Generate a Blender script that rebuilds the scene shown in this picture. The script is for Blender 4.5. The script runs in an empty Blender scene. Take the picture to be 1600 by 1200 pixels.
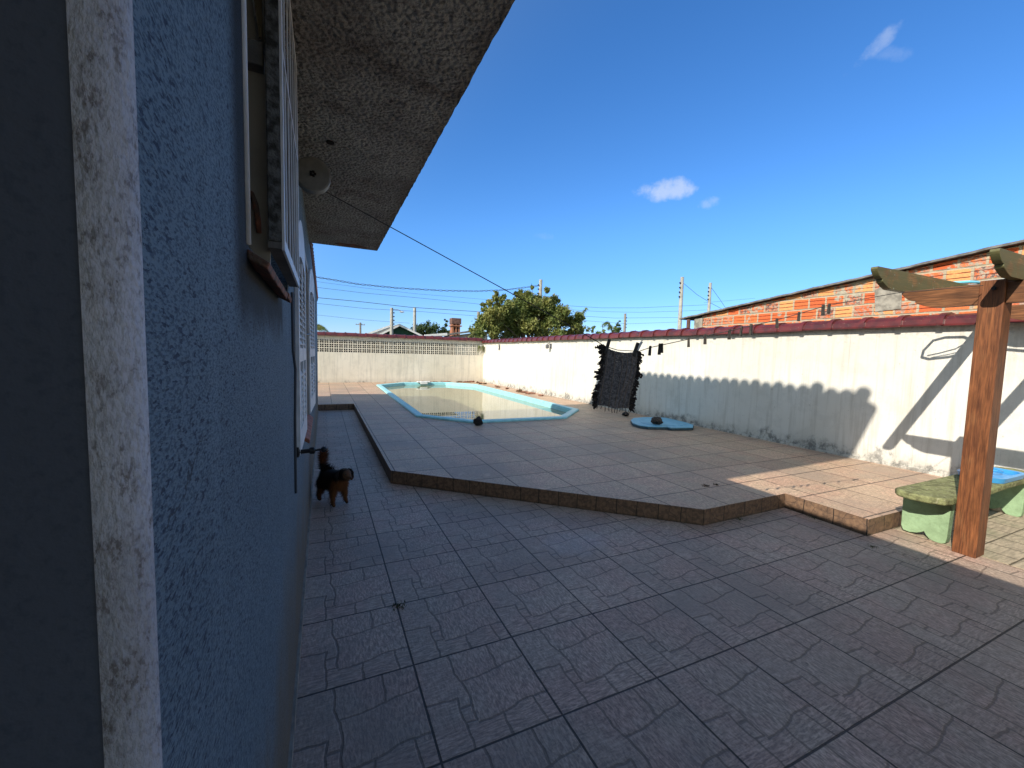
import bpy, bmesh, math, random
from math import sin, cos, pi, radians, sqrt, atan2, floor
from mathutils import Vector, Matrix, noise as mnoise
random.seed(7)
S = bpy.context.scene
COL = S.collection

# ------------------------------------------------------------------ camera
FPX = 645.17
YAW, PIT, ROL = radians(24.596), radians(4.195), radians(1.446)
CZ = 1.5124
cyw, syw, cp, sp, cr, sr = cos(YAW), sin(YAW), cos(PIT), sin(PIT), cos(ROL), sin(ROL)
F = Vector((syw*cp, cyw*cp, -sp)); r0 = Vector((cyw, -syw, 0)); u0 = r0.cross(F)
RT = cr*r0 + sr*u0; UP = -sr*r0 + cr*u0
CAM = Vector((0, 0, CZ))
cd = bpy.data.cameras.new('camera'); cam = bpy.data.objects.new('camera', cd); COL.objects.link(cam)
M = Matrix((RT, UP, -F)).transposed().to_4x4(); M.translation = CAM
cam.matrix_world = M
cd.sensor_fit = 'HORIZONTAL'; cd.sensor_width = 36; cd.lens = FPX/1600*36
cd.clip_start = 0.02; cd.clip_end = 3000
S.camera = cam
def at(u, v, ax, val):
    "the point seen at photo position (u, v) that lies on the plane axis = val"
    d = F + RT*((u-800)/FPX) - UP*((v-600)/FPX)
    return CAM + d*((val-CAM[ax])/d[ax])

# ------------------------------------------------------------------ light
LD = Vector((1, .355, -.72)).normalized()          # direction the sunlight travels
EL = math.asin(-LD.z); AZ = atan2(-LD.x, -LD.y)    # azimuth of the sun from +Y towards +X
sd = bpy.data.lights.new('sun', 'SUN'); sd.energy = 4.7; sd.angle = radians(.42); sd.color = (1, .93, .82)
so = bpy.data.objects.new('sun', sd); COL.objects.link(so)
so.rotation_euler = LD.to_track_quat('-Z', 'Y').to_euler()
W = bpy.data.worlds.new('World'); S.world = W; W.use_nodes = True
S.view_settings.view_transform = 'Standard'; S.view_settings.look = 'None'
S.view_settings.gamma = 1; S.view_settings.exposure = 0.62
S.render.engine = 'CYCLES'
S.cycles.max_bounces = 6

# ------------------------------------------------------------------ node helper
class G:
    def __init__(s, tree): s.t = tree; s.n = tree.nodes; s.l = tree.links
    def put(s, inp, v):
        if v is None: return
        if isinstance(v, bpy.types.NodeSocket): s.l.new(v, inp)
        else:
            if isinstance(v, (tuple, list)) and len(v) == 3 and inp.type == 'RGBA': v = (*v, 1)
            inp.default_value = v
    def m(s, op, a, b=None, c=None, clamp=False):
        n = s.n.new('ShaderNodeMath'); n.operation = op; n.use_clamp = clamp
        s.put(n.inputs[0], a); s.put(n.inputs[1], b); s.put(n.inputs[2], c); return n.outputs[0]
    def add(s, a, b): return s.m('ADD', a, b)
    def sub(s, a, b): return s.m('SUBTRACT', a, b)
    def mul(s, a, b): return s.m('MULTIPLY', a, b)
    def mx(s, a, b): return s.m('MAXIMUM', a, b)
    def mn(s, a, b): return s.m('MINIMUM', a, b)
    def gt(s, a, b): return s.m('GREATER_THAN', a, b)
    def ss(s, x, lo, hi, a=0., b=1.):
        n = s.n.new('ShaderNodeMapRange'); n.interpolation_type = 'SMOOTHSTEP'
        s.put(n.inputs[0], x); s.put(n.inputs[1], lo); s.put(n.inputs[2], hi); s.put(n.inputs[3], a); s.put(n.inputs[4], b)
        return n.outputs[0]
    def pos(s):
        return s.n.new('ShaderNodeNewGeometry').outputs['Position']
    def obj(s): return s.n.new('ShaderNodeTexCoord').outputs['Object']
    def sep(s, v):
        n = s.n.new('ShaderNodeSeparateXYZ'); s.put(n.inputs[0], v); return n.outputs
    def comb(s, x, y, z=0.):
        n = s.n.new('ShaderNodeCombineXYZ'); s.put(n.inputs[0], x); s.put(n.inputs[1], y); s.put(n.inputs[2], z); return n.outputs[0]
    def sc(s, v, k):
        n = s.n.new('ShaderNodeVectorMath'); n.operation = 'MULTIPLY'; s.put(n.inputs[0], v); n.inputs[1].default_value = k; return n.outputs[0]
    def vadd(s, v, k):
        n = s.n.new('ShaderNodeVectorMath'); n.operation = 'ADD'; s.put(n.inputs[0], v); s.put(n.inputs[1], k); return n.outputs[0]
    def dot(s, v, k):
        n = s.n.new('ShaderNodeVectorMath'); n.operation = 'DOT_PRODUCT'; s.put(n.inputs[0], v); n.inputs[1].default_value = k; return n.outputs['Value']
    def noise(s, v, scale, det=3., rough=.55, dist=0.):
        n = s.n.new('ShaderNodeTexNoise'); s.put(n.inputs['Vector'], v); n.inputs['Scale'].default_value = scale
        n.inputs['Detail'].default_value = det; n.inputs['Roughness'].default_value = rough; n.inputs['Distortion'].default_value = dist
        return n.outputs[0]
    def vor(s, v, scale, feat='F1', rnd=1.):
        n = s.n.new('ShaderNodeTexVoronoi'); n.feature = feat; s.put(n.inputs['Vector'], v); n.inputs['Scale'].default_value = scale
        n.inputs['Randomness'].default_value = rnd; return n.outputs
    def white(s, v):
        n = s.n.new('ShaderNodeTexWhiteNoise'); s.put(n.inputs['Vector'], v); return n.outputs
    def mix(s, f, a, b, mode='MIX'):
        n = s.n.new('ShaderNodeMix'); n.data_type = 'RGBA'; n.blend_type = mode
        s.put(n.inputs[0], f); s.put(n.inputs[6], a); s.put(n.inputs[7], b); return n.outputs[2]
    def scale_col(s, c, f):
        n = s.n.new('ShaderNodeVectorMath'); n.operation = 'SCALE'; s.put(n.inputs[0], c); s.put(n.inputs['Scale'], f); return n.outputs[0]
    def bump(s, h, strength=.5, dist=.01, nrm=None):
        n = s.n.new('ShaderNodeBump'); n.inputs['Strength'].default_value = strength; n.inputs['Distance'].default_value = dist
        s.put(n.inputs['Height'], h); s.put(n.inputs['Normal'], nrm); return n.outputs[0]

def newmat(name, rough=.7, spec=.3):
    m = bpy.data.materials.new(name); m.use_nodes = True
    b = m.node_tree.nodes['Principled BSDF']; b.inputs['Roughness'].default_value = rough
    b.inputs['Specular IOR Level'].default_value = spec
    g = G(m.node_tree); g.b = b
    g.col = lambda c: g.put(b.inputs['Base Color'], c)
    g.nrm = lambda c: g.put(b.inputs['Normal'], c)
    g.rough = lambda c: g.put(b.inputs['Roughness'], c)
    return m, g
MT = {}
def simple(name, col, rough=.6, var=.25, nscale=8., bump=.0, spec=.3, bscale=None, metal=0., col2=None, stretch=(1, 1, 1)):
    m, g = newmat(name, rough, spec)
    p = g.sc(g.obj(), stretch)
    n = g.noise(p, nscale, 4.)
    c2 = col2 or tuple(x*(1-var) for x in col)
    g.col(g.mix(g.ss(n, .35, .65), col, c2))
    if bump: g.nrm(g.bump(g.noise(p, bscale or nscale*4, 4.), bump, .01))
    g.b.inputs['Metallic'].default_value = metal
    MT[name] = m
    return m

# world: physical sky plus a few wisps of cloud placed by direction
def build_world():
    g = G(W.node_tree); bg = W.node_tree.nodes['Background']
    sky = g.n.new('ShaderNodeTexSky'); sky.sky_type = 'NISHITA'; sky.sun_disc = False
    sky.sun_elevation = EL; sky.sun_rotation = AZ % (2*pi)
    sky.altitude = 0; sky.air_density = 1.0; sky.dust_density = 0.0; sky.ozone_density = 3.0
    hs = g.n.new('ShaderNodeHueSaturation'); hs.inputs['Saturation'].default_value = 1.12; hs.inputs['Value'].default_value = 1.12
    gd = g.n.new('ShaderNodeTexCoord').outputs['Generated']
    dz = g.sep(gd)[2]; ds = g.dot(gd, tuple(-LD))
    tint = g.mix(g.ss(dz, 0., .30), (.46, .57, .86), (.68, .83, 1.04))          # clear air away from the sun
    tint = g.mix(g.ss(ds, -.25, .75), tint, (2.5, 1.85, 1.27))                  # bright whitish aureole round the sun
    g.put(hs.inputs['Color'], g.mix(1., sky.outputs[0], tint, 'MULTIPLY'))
    d = g.n.new('ShaderNodeTexCoord').outputs['Generated']
    tot = None
    for (u, v, wx, wy, amt, sl, sc_) in ((1040, 297, .062, .024, .85, 0, 22), (1108, 316, .026, .014, .45, 0, 30), (1368, 74, .044, .014, .42, -.6, 26), (1392, 84, .03, .012, .18, .4, 26), (850, 369, .03, .01, .10, 0, 30)):
        c = (F + RT*((u-800)/FPX) - UP*((v-600)/FPX)).normalized()
        e1 = Vector((c.y, -c.x, 0)).normalized(); e2 = e1.cross(c)
        a1 = e1*cos(sl)-e2*sin(sl); a2 = e1*sin(sl)+e2*cos(sl)
        x = g.m('DIVIDE', g.dot(d, tuple(a1)), wx); y = g.m('DIVIDE', g.dot(d, tuple(a2)), wy)
        r2 = g.add(g.mul(x, x), g.mul(y, y))
        r2 = g.add(r2, g.mul(g.ss(g.dot(d, tuple(c)), 0, .1), 0)); 
        nz = g.noise(d, sc_, 6., .62)
        k = g.sub(g.add(1.0, g.mul(g.sub(nz, .5), 3.2)), r2)
        k = g.ss(k, 0., 1.2); k = g.mul(k, g.mul(g.gt(g.dot(d, tuple(c)), .5), amt))
        tot = k if tot is None else g.mx(tot, k)
    col = g.mix(g.mul(tot, .72), hs.outputs[0], (3.9, 4.4, 5.4))
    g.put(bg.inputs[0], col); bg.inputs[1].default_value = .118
build_world()

# ------------------------------------------------------------------ mesh helper
WL = {}
class MB:
    def __init__(s): s.v = []; s.f = []; s.mi = []; s.k = 0
    def face(s, idx): s.f.append(tuple(idx)); s.mi.append(s.k)
    def vs(s, pts):
        b = len(s.v); s.v += [Vector(p) for p in pts]; return b
    def box(s, x0, x1, y0, y1, z0, z1, jit=0):
        p = [(x, y, z) for x in (x0, x1) for y in (y0, y1) for z in (z0, z1)]
        if jit: p = [tuple(c+random.uniform(-jit, jit) for c in q) for q in p]
        b = s.vs(p)
        for q in ((0, 1, 3, 2), (4, 6, 7, 5), (0, 4, 5, 1), (2, 3, 7, 6), (0, 2, 6, 4), (1, 5, 7, 3)): s.face([b+i for i in q])
    def hexa(s, bot, top):
        n = len(bot); b = s.vs(list(bot)+list(top))
        s.face([b+i for i in range(n)][::-1]); s.face([b+n+i for i in range(n)])
        for i in range(n): s.face([b+i, b+(i+1) % n, b+n+(i+1) % n, b+n+i])
    def prism(s, poly, z0, z1): s.hexa([(x, y, z0) for x, y in poly], [(x, y, z1) for x, y in poly])
    def ext(s, poly, ax, a0, a1):
        "extrude a 2-D outline along axis ax (0: poly is (y,z), 1: poly is (x,z))"
        f = (lambda p, a: (a, p[0], p[1])) if ax == 0 else ((lambda p, a: (p[0], a, p[1])) if ax == 1 else (lambda p, a: (p[0], p[1], a)))
        s.hexa([f(p, a0) for p in poly], [f(p, a1) for p in poly])
    def tube(s, pts, r, n=8, cap=True):
        pts = [Vector(p) for p in pts]; rs = r if isinstance(r, (list, tuple)) else [r]*len(pts)
        rings = []
        t0 = (pts[1]-pts[0]).normalized(); ref = Vector((0, 0, 1)) if abs(t0.z) < .9 else Vector((1, 0, 0))
        for i, p in enumerate(pts):
            t = (pts[min(i+1, len(pts)-1)]-pts[max(i-1, 0)]).normalized()
            a = t.cross(ref).normalized(); b_ = t.cross(a)
            rings.append(s.vs([p+(a*cos(2*pi*k/n)+b_*sin(2*pi*k/n))*rs[i] for k in range(n)]))
        for i in range(len(rings)-1):
            for k in range(n):
                s.face((rings[i]+k, rings[i]+(k+1) % n, rings[i+1]+(k+1) % n, rings[i+1]+k))
        if cap:
            s.face([rings[0]+k for k in range(n)][::-1]); s.face([rings[-1]+k for k in range(n)])
    def lathe(s, prof, c, ax=2, n=24):
        rings = []
        for (r, h) in prof:
            P = []
            for k in range(n):
                a = 2*pi*k/n; q = [r*cos(a), r*sin(a)]
                if ax == 2: P.append((c[0]+q[0], c[1]+q[1], c[2]+h))
                elif ax == 1: P.append((c[0]+q[0], c[1]+h, c[2]+q[1]))
                else: P.append((c[0]+h, c[1]+q[0], c[2]+q[1]))
            rings.append(s.vs(P))
        for i in range(len(rings)-1):
            for k in range(n): s.face((rings[i]+k, rings[i]+(k+1) % n, rings[i+1]+(k+1) % n, rings[i+1]+k))
        s.face([rings[0]+k for k in range(n)][::-1]); s.face([rings[-1]+k for k in range(n)])
    def blob(s, c, rad, seed=0, amp=.25, sub=2, sq=(1, 1, 1)):
        bm = bmesh.new(); bmesh.ops.create_icosphere(bm, subdivisions=sub, radius=1)
        b = len(s.v)
        for v in bm.verts:
            q = v.co.normalized(); k = 1+amp*mnoise.noise(q*1.6+Vector((seed*3.1, seed, 0)))*1.6+amp*.4*mnoise.noise(q*4+Vector((seed, 0, 5)))
            s.v.append(Vector((c[0]+q.x*k*rad*sq[0], c[1]+q.y*k*rad*sq[1], c[2]+q.z*k*rad*sq[2])))
        for f in bm.faces: s.face([b+v.index for v in f.verts])
        bm.free()
    def build(s, name, mats, parent=None, smooth=False, recalc=True, bevel=0, seg=2):
        me = bpy.data.meshes.new(name)
        off = WL.get(parent.name, Vector((0, 0, 0))) if parent else Vector((0, 0, 0))
        me.from_pydata([tuple(v-off) for v in s.v], [], s.f)
        if not isinstance(mats, (list, tuple)): mats = [mats]
        for m in mats: me.materials.append(m)
        for p, k in zip(me.polygons, s.mi): p.material_index = k; p.use_smooth = smooth
        if recalc:
            bm = bmesh.new(); bm.from_mesh(me); bmesh.ops.recalc_face_normals(bm, faces=bm.faces); bm.to_mesh(me); bm.free()
        o = bpy.data.objects.new(name, me); COL.objects.link(o)
        if parent: o.parent = parent
        WL[o.name] = off
        if bevel:
            md = o.modifiers.new('bevel', 'BEVEL'); md.width = bevel; md.segments = seg; md.limit_method = 'ANGLE'; md.angle_limit = radians(40)
        return o
def tag(o, label, cat, group=None):
    o['label'] = label; o['category'] = cat
    if group: o['group'] = group
    return o
def thing(name, label, cat, loc=(0, 0, 0), group=None):
    o = bpy.data.objects.new(name, None); COL.objects.link(o); o.location = loc; o.empty_display_size = .1
    WL[o.name] = Vector(loc); return tag(o, label, cat, group)
def struct(o): o['kind'] = 'structure'; return o
def recenter(o, c):
    "put the origin of a one-mesh thing at c"
    c = Vector(c)
    for v in o.data.vertices: v.co -= c
    o.location = c; WL[o.name] = c; return o
def copy_tree(o, loc, rz=0., scale=None):
    c = o.copy(); COL.objects.link(c); c.location = loc; c.rotation_euler = (0, 0, rz); WL[c.name] = Vector(loc)
    if scale: c.scale = scale
    for ch in list(o.children):
        d = ch.copy(); COL.objects.link(d); d.parent = c
        for g2 in list(ch.children):
            e = g2.copy(); COL.objects.link(e); e.parent = d
    return c

# ------------------------------------------------------------------ materials
T = .52; FX, FY = .385, 1.381
def tile_mat(name, fx, fy, T_, base, dirt, inner=1., axes=(0, 1), grout=.011, rgh=.42, thin=False):
    m, g = newmat(name, rgh, .35)
    P = g.pos(); s3 = g.sep(P); X, Y = s3[axes[0]], s3[axes[1]]
    lx = g.m('DIVIDE', g.sub(X, fx), T_); ly = g.m('DIVIDE', g.sub(Y, fy), T_)
    ix = g.m('FLOOR', lx); iy = g.m('FLOOR', ly); a = g.sub(lx, ix); b = g.sub(1., g.sub(ly, iy))
    ed = g.mn(g.mn(a, g.sub(1., a)), g.mn(b, g.sub(1., b)))
    edn = g.add(ed, g.mul(g.sub(g.noise(P, 14.), .5), .006))
    gr = g.ss(edn, grout*.55, grout, 1., 0.)
    loc = g.comb(a, b, 0.)
    w1 = g.mul(g.sub(g.noise(loc, 3.2, 2.), .5), .11); w2 = g.mul(g.sub(g.noise(g.vadd(loc, (3., 7., 1.)), 3.2, 2.), .5), .11)
    av = g.add(a, w1); bv = g.add(b, w2)
    lines = None
    def seg(coord, c, k, other, o0, o1, w):
        nonlocal lines
        d = g.m('ABSOLUTE', g.sub(g.sub(coord, c), g.mul(k, other)))
        q = g.ss(d, w*.35, w, 1., 0.)
        if o0 > 0: q = g.mul(q, g.gt(other, o0))
        if o1 < 1: q = g.mul(q, g.m('LESS_THAN', other, o1))
        lines = q if lines is None else g.mx(lines, q)
    w = .0155
    seg(av, .31, .07, bv, 0, .76, w); seg(av, .70, .02, bv, 0, .33, w); seg(av, .25, .0, bv, .5, 1, w)
    seg(av, .55, .02, bv, .76, 1, w); seg(av, .84, .03, bv, .74, 1, w)
    seg(bv, .40, -.12, av, .34, 1, w); seg(bv, .83, -.10, av, .36, 1, w); seg(bv, .50, .03, av, 0, .25, w); seg(bv, .60, .04, av, .25, .36, w); seg(bv, .76, 0, av, .25, .37, w)
    # grain: slate-like streaks, direction changing per slab of the print
    reg = g.add(g.gt(bv, .78), g.mul(g.gt(av, .34), 2.))
    dirn = g.ss(g.m('SINE', g.mul(reg, 2.3)), -.2, .2)
    gx = g.mul(X, 1.); gy = g.mul(Y, 1.)
    n1 = g.noise(g.comb(g.mul(gx, 5.), g.mul(gy, 26.), 0.), 4., 4., .65, .5)
    n2 = g.noise(g.comb(g.mul(gx, 24.), g.mul(gy, 7.), 3.), 4., 4., .65, .5)
    gn = g.add(g.mul(n1, dirn), g.mul(n2, g.sub(1., dirn)))
    fine = g.noise(P, 90., 3., .7)
    wn = g.white(g.comb(ix, iy, 0.))
    big = g.noise(P, .9, 4., .6)
    bri = g.ss(gn, .36, .66, .60, 1.28); bri = g.mul(bri, g.add(.87, g.mul(wn[0], .2))); bri = g.mul(bri, g.ss(fine, .3, .7, .84, 1.14))
    c = g.mix(g.ss(g.noise(P, 3.1, 3.), .35, .7), base, tuple(x*y for x, y in zip(base, (1.06, .94, .95))))
    c = g.scale_col(c, bri)
    c = g.mix(g.mul(g.ss(big, .42, .68), .62), c, dirt)
    wr = g.ss(g.noise(P, 4.6, 5., .7), .56, .68); c = g.mix(g.mul(wr, .22), c, tuple(min(1, x*1.6) for x in base))
    c = g.mix(g.mul(lines, .64*inner), c, tuple(x*.25 for x in base))
    c = g.mix(g.mul(gr, .93), c, (.022, .021, .019))
    sp_ = g.ss(g.noise(P, 23., 2.), .735, .77)
    c = g.mix(g.mul(sp_, .5), c, (.03, .03, .025))
    if not thin:
        # chalky wash stain on the patio
        dx = g.sub(X, 1.83); dy = g.sub(Y, 2.72)
        st = g.ss(g.add(g.add(g.mul(dx, dx), g.mul(g.mul(dy, dy), 2.)), g.mul(g.noise(P, 5.), .15)), .06, .2, 1., 0.)
        c = g.mix(g.mul(st, .14), c, (.5, .55, .62))
    g.col(c)
    h = g.sub(g.add(g.mul(gn, .5), g.mul(fine, .15)), g.add(g.mul(lines, .35*inner), g.mul(gr, 1.2)))
    g.nrm(g.bump(h, .8, .006))
    g.rough(g.add(rgh-.15, g.mul(gn, .4)))
    MT[name] = m; return m
tile_mat('patio_tile', FX, FY, T, (.42, .315, .24), (.25, .195, .155), rgh=.5)
tile_mat('deck_tile', 1.275, 4.65-.545*9, .545, (.49, .345, .23), (.28, .215, .165), inner=.35, grout=.0135, rgh=.46, thin=True)
def riser_mat():
    m, g = newmat('riser_tile', .6, .3); P = g.pos(); s3 = g.sep(P)
    q = g.sub(s3[0], s3[1])
    l = g.m('DIVIDE', g.add(q, g.mul(g.sub(g.noise(P, 2.), .5), .08)), .27); ed = g.sub(l, g.m('FLOOR', l)); ed = g.mn(ed, g.sub(1., ed))
    gr = g.ss(ed, .010, .022, 1., 0.)
    v = g.vor(g.comb(g.mul(q, 7.), g.mul(s3[2], 9.), 0.), 1., 'DISTANCE_TO_EDGE', .7)[0]
    ln = g.ss(v, .01, .03, 1., 0.)
    n = g.noise(P, 30., 4.)
    c = g.mix(g.ss(n, .3, .7), (.20, .12, .072), (.10, .062, .042)); c = g.mix(g.mul(ln, .5), c, (.06, .04, .03)); c = g.mix(gr, c, (.015, .013, .012))
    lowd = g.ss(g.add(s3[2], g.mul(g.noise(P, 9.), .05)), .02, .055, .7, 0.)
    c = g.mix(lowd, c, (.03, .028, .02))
    g.col(c); g.nrm(g.bump(g.sub(n, g.add(ln, gr)), .4, .004)); MT['riser_tile'] = m
riser_mat()
def blue_wall():
    m, g = newmat('blue_stucco', .75, .2); P = g.pos(); s3 = g.sep(P); Z = s3[2]; Y = s3[1]
    Q = g.sc(P, (1, .45, 1.15))
    n1 = g.noise(Q, 290., 3., .65); n2 = g.noise(Q, 420., 2., .6); pits = g.ss(n1, .49, .57); p2 = g.ss(n2, .55, .68)
    big = g.ss(g.noise(Q, 2.4, 4.), .3, .7)
    spk = g.ss(g.noise(g.sc(P, (1, .42, 1.25)), 150., 2., .5), .605, .64)
    c = g.mix(big, (.15, .213, .25), (.125, .183, .218))
    c = g.mix(g.mul(pits, .7), c, (.03, .052, .085)); c = g.mix(g.mul(p2, .35), c, (.07, .115, .18)); c = g.mix(g.mul(spk, .85), c, (.025, .04, .07))
    pale = g.ss(g.noise(g.sc(P, (1, 8, 1)), 1.5, 4.), .52, .75); c = g.mix(g.mul(pale, .12), c, (.24, .33, .38))
    # weathering towards the foot, grey-brown
    base = g.ss(g.add(Z, g.mul(g.sub(g.noise(g.sc(P, (1, 2, 1.2)), 1.6, 6.), .5), .8)), .20, .86, 1., 0.)
    c = g.mix(g.mul(base, .88), c, (.15, .13, .095))
    run = g.mul(g.ss(g.noise(g.sc(P, (1, 22, .8)), 1.4, 4.), .5, .72), g.ss(Z, .3, .9, 1., 0.)); c = g.mix(g.mul(run, .55), c, (.12, .12, .115))
    c = g.mix(g.mul(g.mul(pits, base), .6), c, (.05, .05, .05))
    # mould below the first window sill
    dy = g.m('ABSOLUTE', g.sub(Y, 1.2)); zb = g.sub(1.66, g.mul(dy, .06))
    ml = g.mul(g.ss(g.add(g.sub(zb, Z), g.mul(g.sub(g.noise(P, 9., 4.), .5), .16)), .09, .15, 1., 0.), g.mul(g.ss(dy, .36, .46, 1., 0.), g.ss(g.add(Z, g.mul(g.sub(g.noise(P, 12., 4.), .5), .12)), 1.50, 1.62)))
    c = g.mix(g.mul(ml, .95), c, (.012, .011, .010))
    # hairline crack
    d = g.m('ABSOLUTE', g.sub(g.add(Z, g.mul(g.sub(g.noise(P, 14., 4.), .5), .14)), g.add(1.38, g.mul(g.sub(Y, .5), .5))))
    ck = g.mul(g.ss(d, .001, .003, 1., 0.), g.mul(g.gt(Y, .44), g.m('LESS_THAN', Y, .56))); c = g.mix(g.mul(ck, .8), c, (.03, .04, .05))
    g.col(c); g.nrm(g.bump(g.sub(g.add(n1, g.mul(n2, .4)), g.mul(spk, .5)), .6, .005)); MT['blue_stucco'] = m
blue_wall()
def corner_mat():
    m, g = newmat('white_corner', .7, .2); P = g.pos()
    Q = g.sc(P, (1, .8, .45)); a = g.ss(g.noise(Q, 330., 4., .65), .47, .60); b = g.ss(g.noise(g.sc(P, (1, 1, .45)), 45., 4., .75), .48, .62)
    c = g.mix(g.ss(g.noise(P, 4.), .3, .7), (.50, .52, .55), (.38, .395, .42))
    c = g.mix(g.mul(a, g.add(.25, g.mul(b, .6))), c, (.13, .12, .115)); c = g.mix(g.mul(b, .35), c, (.21, .195, .185))
    g.col(c); g.nrm(g.bump(g.noise(Q, 260., 3.), .8, .004)); MT['white_corner'] = m
corner_mat()
def porch_mat():
    m, g = newmat('slate_blue_plaster', .8, .2); P = g.pos(); n = g.noise(P, 3., 4.); f = g.noise(P, 120., 3.)
    c = g.mix(n, (.105, .122, .155), (.085, .10, .13)); c = g.mix(g.mul(g.ss(f, .5, .7), .35), c, (.05, .065, .09))
    sp_ = g.ss(g.noise(P, 18., 3.), .70, .76); c = g.mix(g.mul(sp_, .6), c, (.03, .035, .045))
    g.col(c); g.nrm(g.bump(f, .35, .003)); MT['slate_blue_plaster'] = m
porch_mat()
def soffit_mat():
    m, g = newmat('rough_soffit', .85, .15); P = g.pos(); s3 = g.sep(P)
    a = g.noise(P, 34., 3., .5); b = g.noise(P, 90., 3., .6); big = g.noise(P, 2.1, 4., .6)
    smooth = g.mul(g.ss(g.noise(P, 1.7, 3.), .50, .62), g.ss(s3[1], 1.9, 2.7))
    c = g.mix(g.ss(big, .38, .62), (.50, .47, .41), (.34, .305, .265))
    red = g.ss(g.noise(g.vadd(P, (4., 2., 0.)), 3.3, 4., .65), .54, .68); c = g.mix(g.mul(red, .5), c, (.13, .082, .062))
    c = g.mix(g.mul(g.ss(a, .5, .66), .5), c, (.09, .08, .07)); c = g.mix(g.mul(g.ss(b, .55, .72), .5), c, (.45, .42, .37))
    c = g.mix(g.mul(smooth, .5), c, (.30, .285, .25))
    dk = g.ss(s3[0], .47, .56); c = g.mix(g.mul(dk, .35), c, (.09, .07, .055))
    g.col(c); vo = g.vor(g.vadd(P, g.sc(g.n.new('ShaderNodeTexCoord').outputs['Object'], (0, 0, 0))), 62., 'SMOOTH_F1')[0]
    g.nrm(g.bump(g.sub(g.add(a, g.mul(b, .5)), g.mul(vo, .9)), 1., .035)); MT['rough_soffit'] = m
soffit_mat()
def white_wall(name, ax, base, warm, moldz):
    m, g = newmat(name, .85, .15); P = g.pos(); s3 = g.sep(P); Z = s3[2]
    st = (1, 9, .5) if ax == 0 else (9, 1, .5)
    n = g.noise(g.sc(P, st), 1.3, 5., .65); f = g.noise(P, 60., 4.); big = g.noise(P, .7, 4.)
    c = g.mix(g.ss(big, .3, .7), base, warm)
    stk = g.ss(n, .48, .66); c = g.mix(g.mul(stk, .5), c, (.42, .39, .33))
    thin = g.ss(g.noise(g.sc(P, (1, 40, .7) if ax == 0 else (40, 1, .7)), 1.1, 4., .6), .62, .72); c = g.mix(g.mul(thin, .3), c, (.2, .19, .17))
    top = g.mul(g.ss(g.add(Z, g.mul(g.sub(g.noise(P, 5., 5., .7), .5), .5)), 1.72, 2.02), g.ss(g.noise(P, 22., 4.), .5, .62)); c = g.mix(g.mul(top, .4), c, (.22, .21, .19))
    lowz = g.add(Z, g.mul(g.sub(g.noise(P, 1.9, 6., .7), .5), .75))
    mold = g.mul(g.ss(lowz, moldz, moldz+.16, 1., 0.), g.ss(g.noise(g.sc(P, (1, 1, .7)), 9., 5., .75), .40, .60)); c = g.mix(g.mul(mold, .8), c, (.07, .075, .075))
    low = g.ss(g.add(Z, g.mul(g.noise(P, 6.), .2)), .25, .5, .5, 0.); c = g.mix(g.mul(low, .5), c, (.25, .22, .18))
    spk = g.ss(g.noise(g.sc(P, (1, 1, .7)), 30., 2.), .70, .745); c = g.mix(g.mul(spk, .35), c, (.15, .14, .13))
    blt = g.ss(g.noise(P, 3.4, 6., .75), .50, .62); c = g.mix(g.mul(blt, .16), c, (.33, .31, .27)); g.col(c); g.nrm(g.bump(g.add(f, g.mul(g.noise(P, 9.), .8)), .4, .008)); MT[name] = m
white_wall('white_plaster', 0, (.62, .60, .545), (.56, .53, .46), .19)
white_wall('cream_plaster', 1, (.66, .61, .51), (.58, .53, .43), .06)
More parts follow.
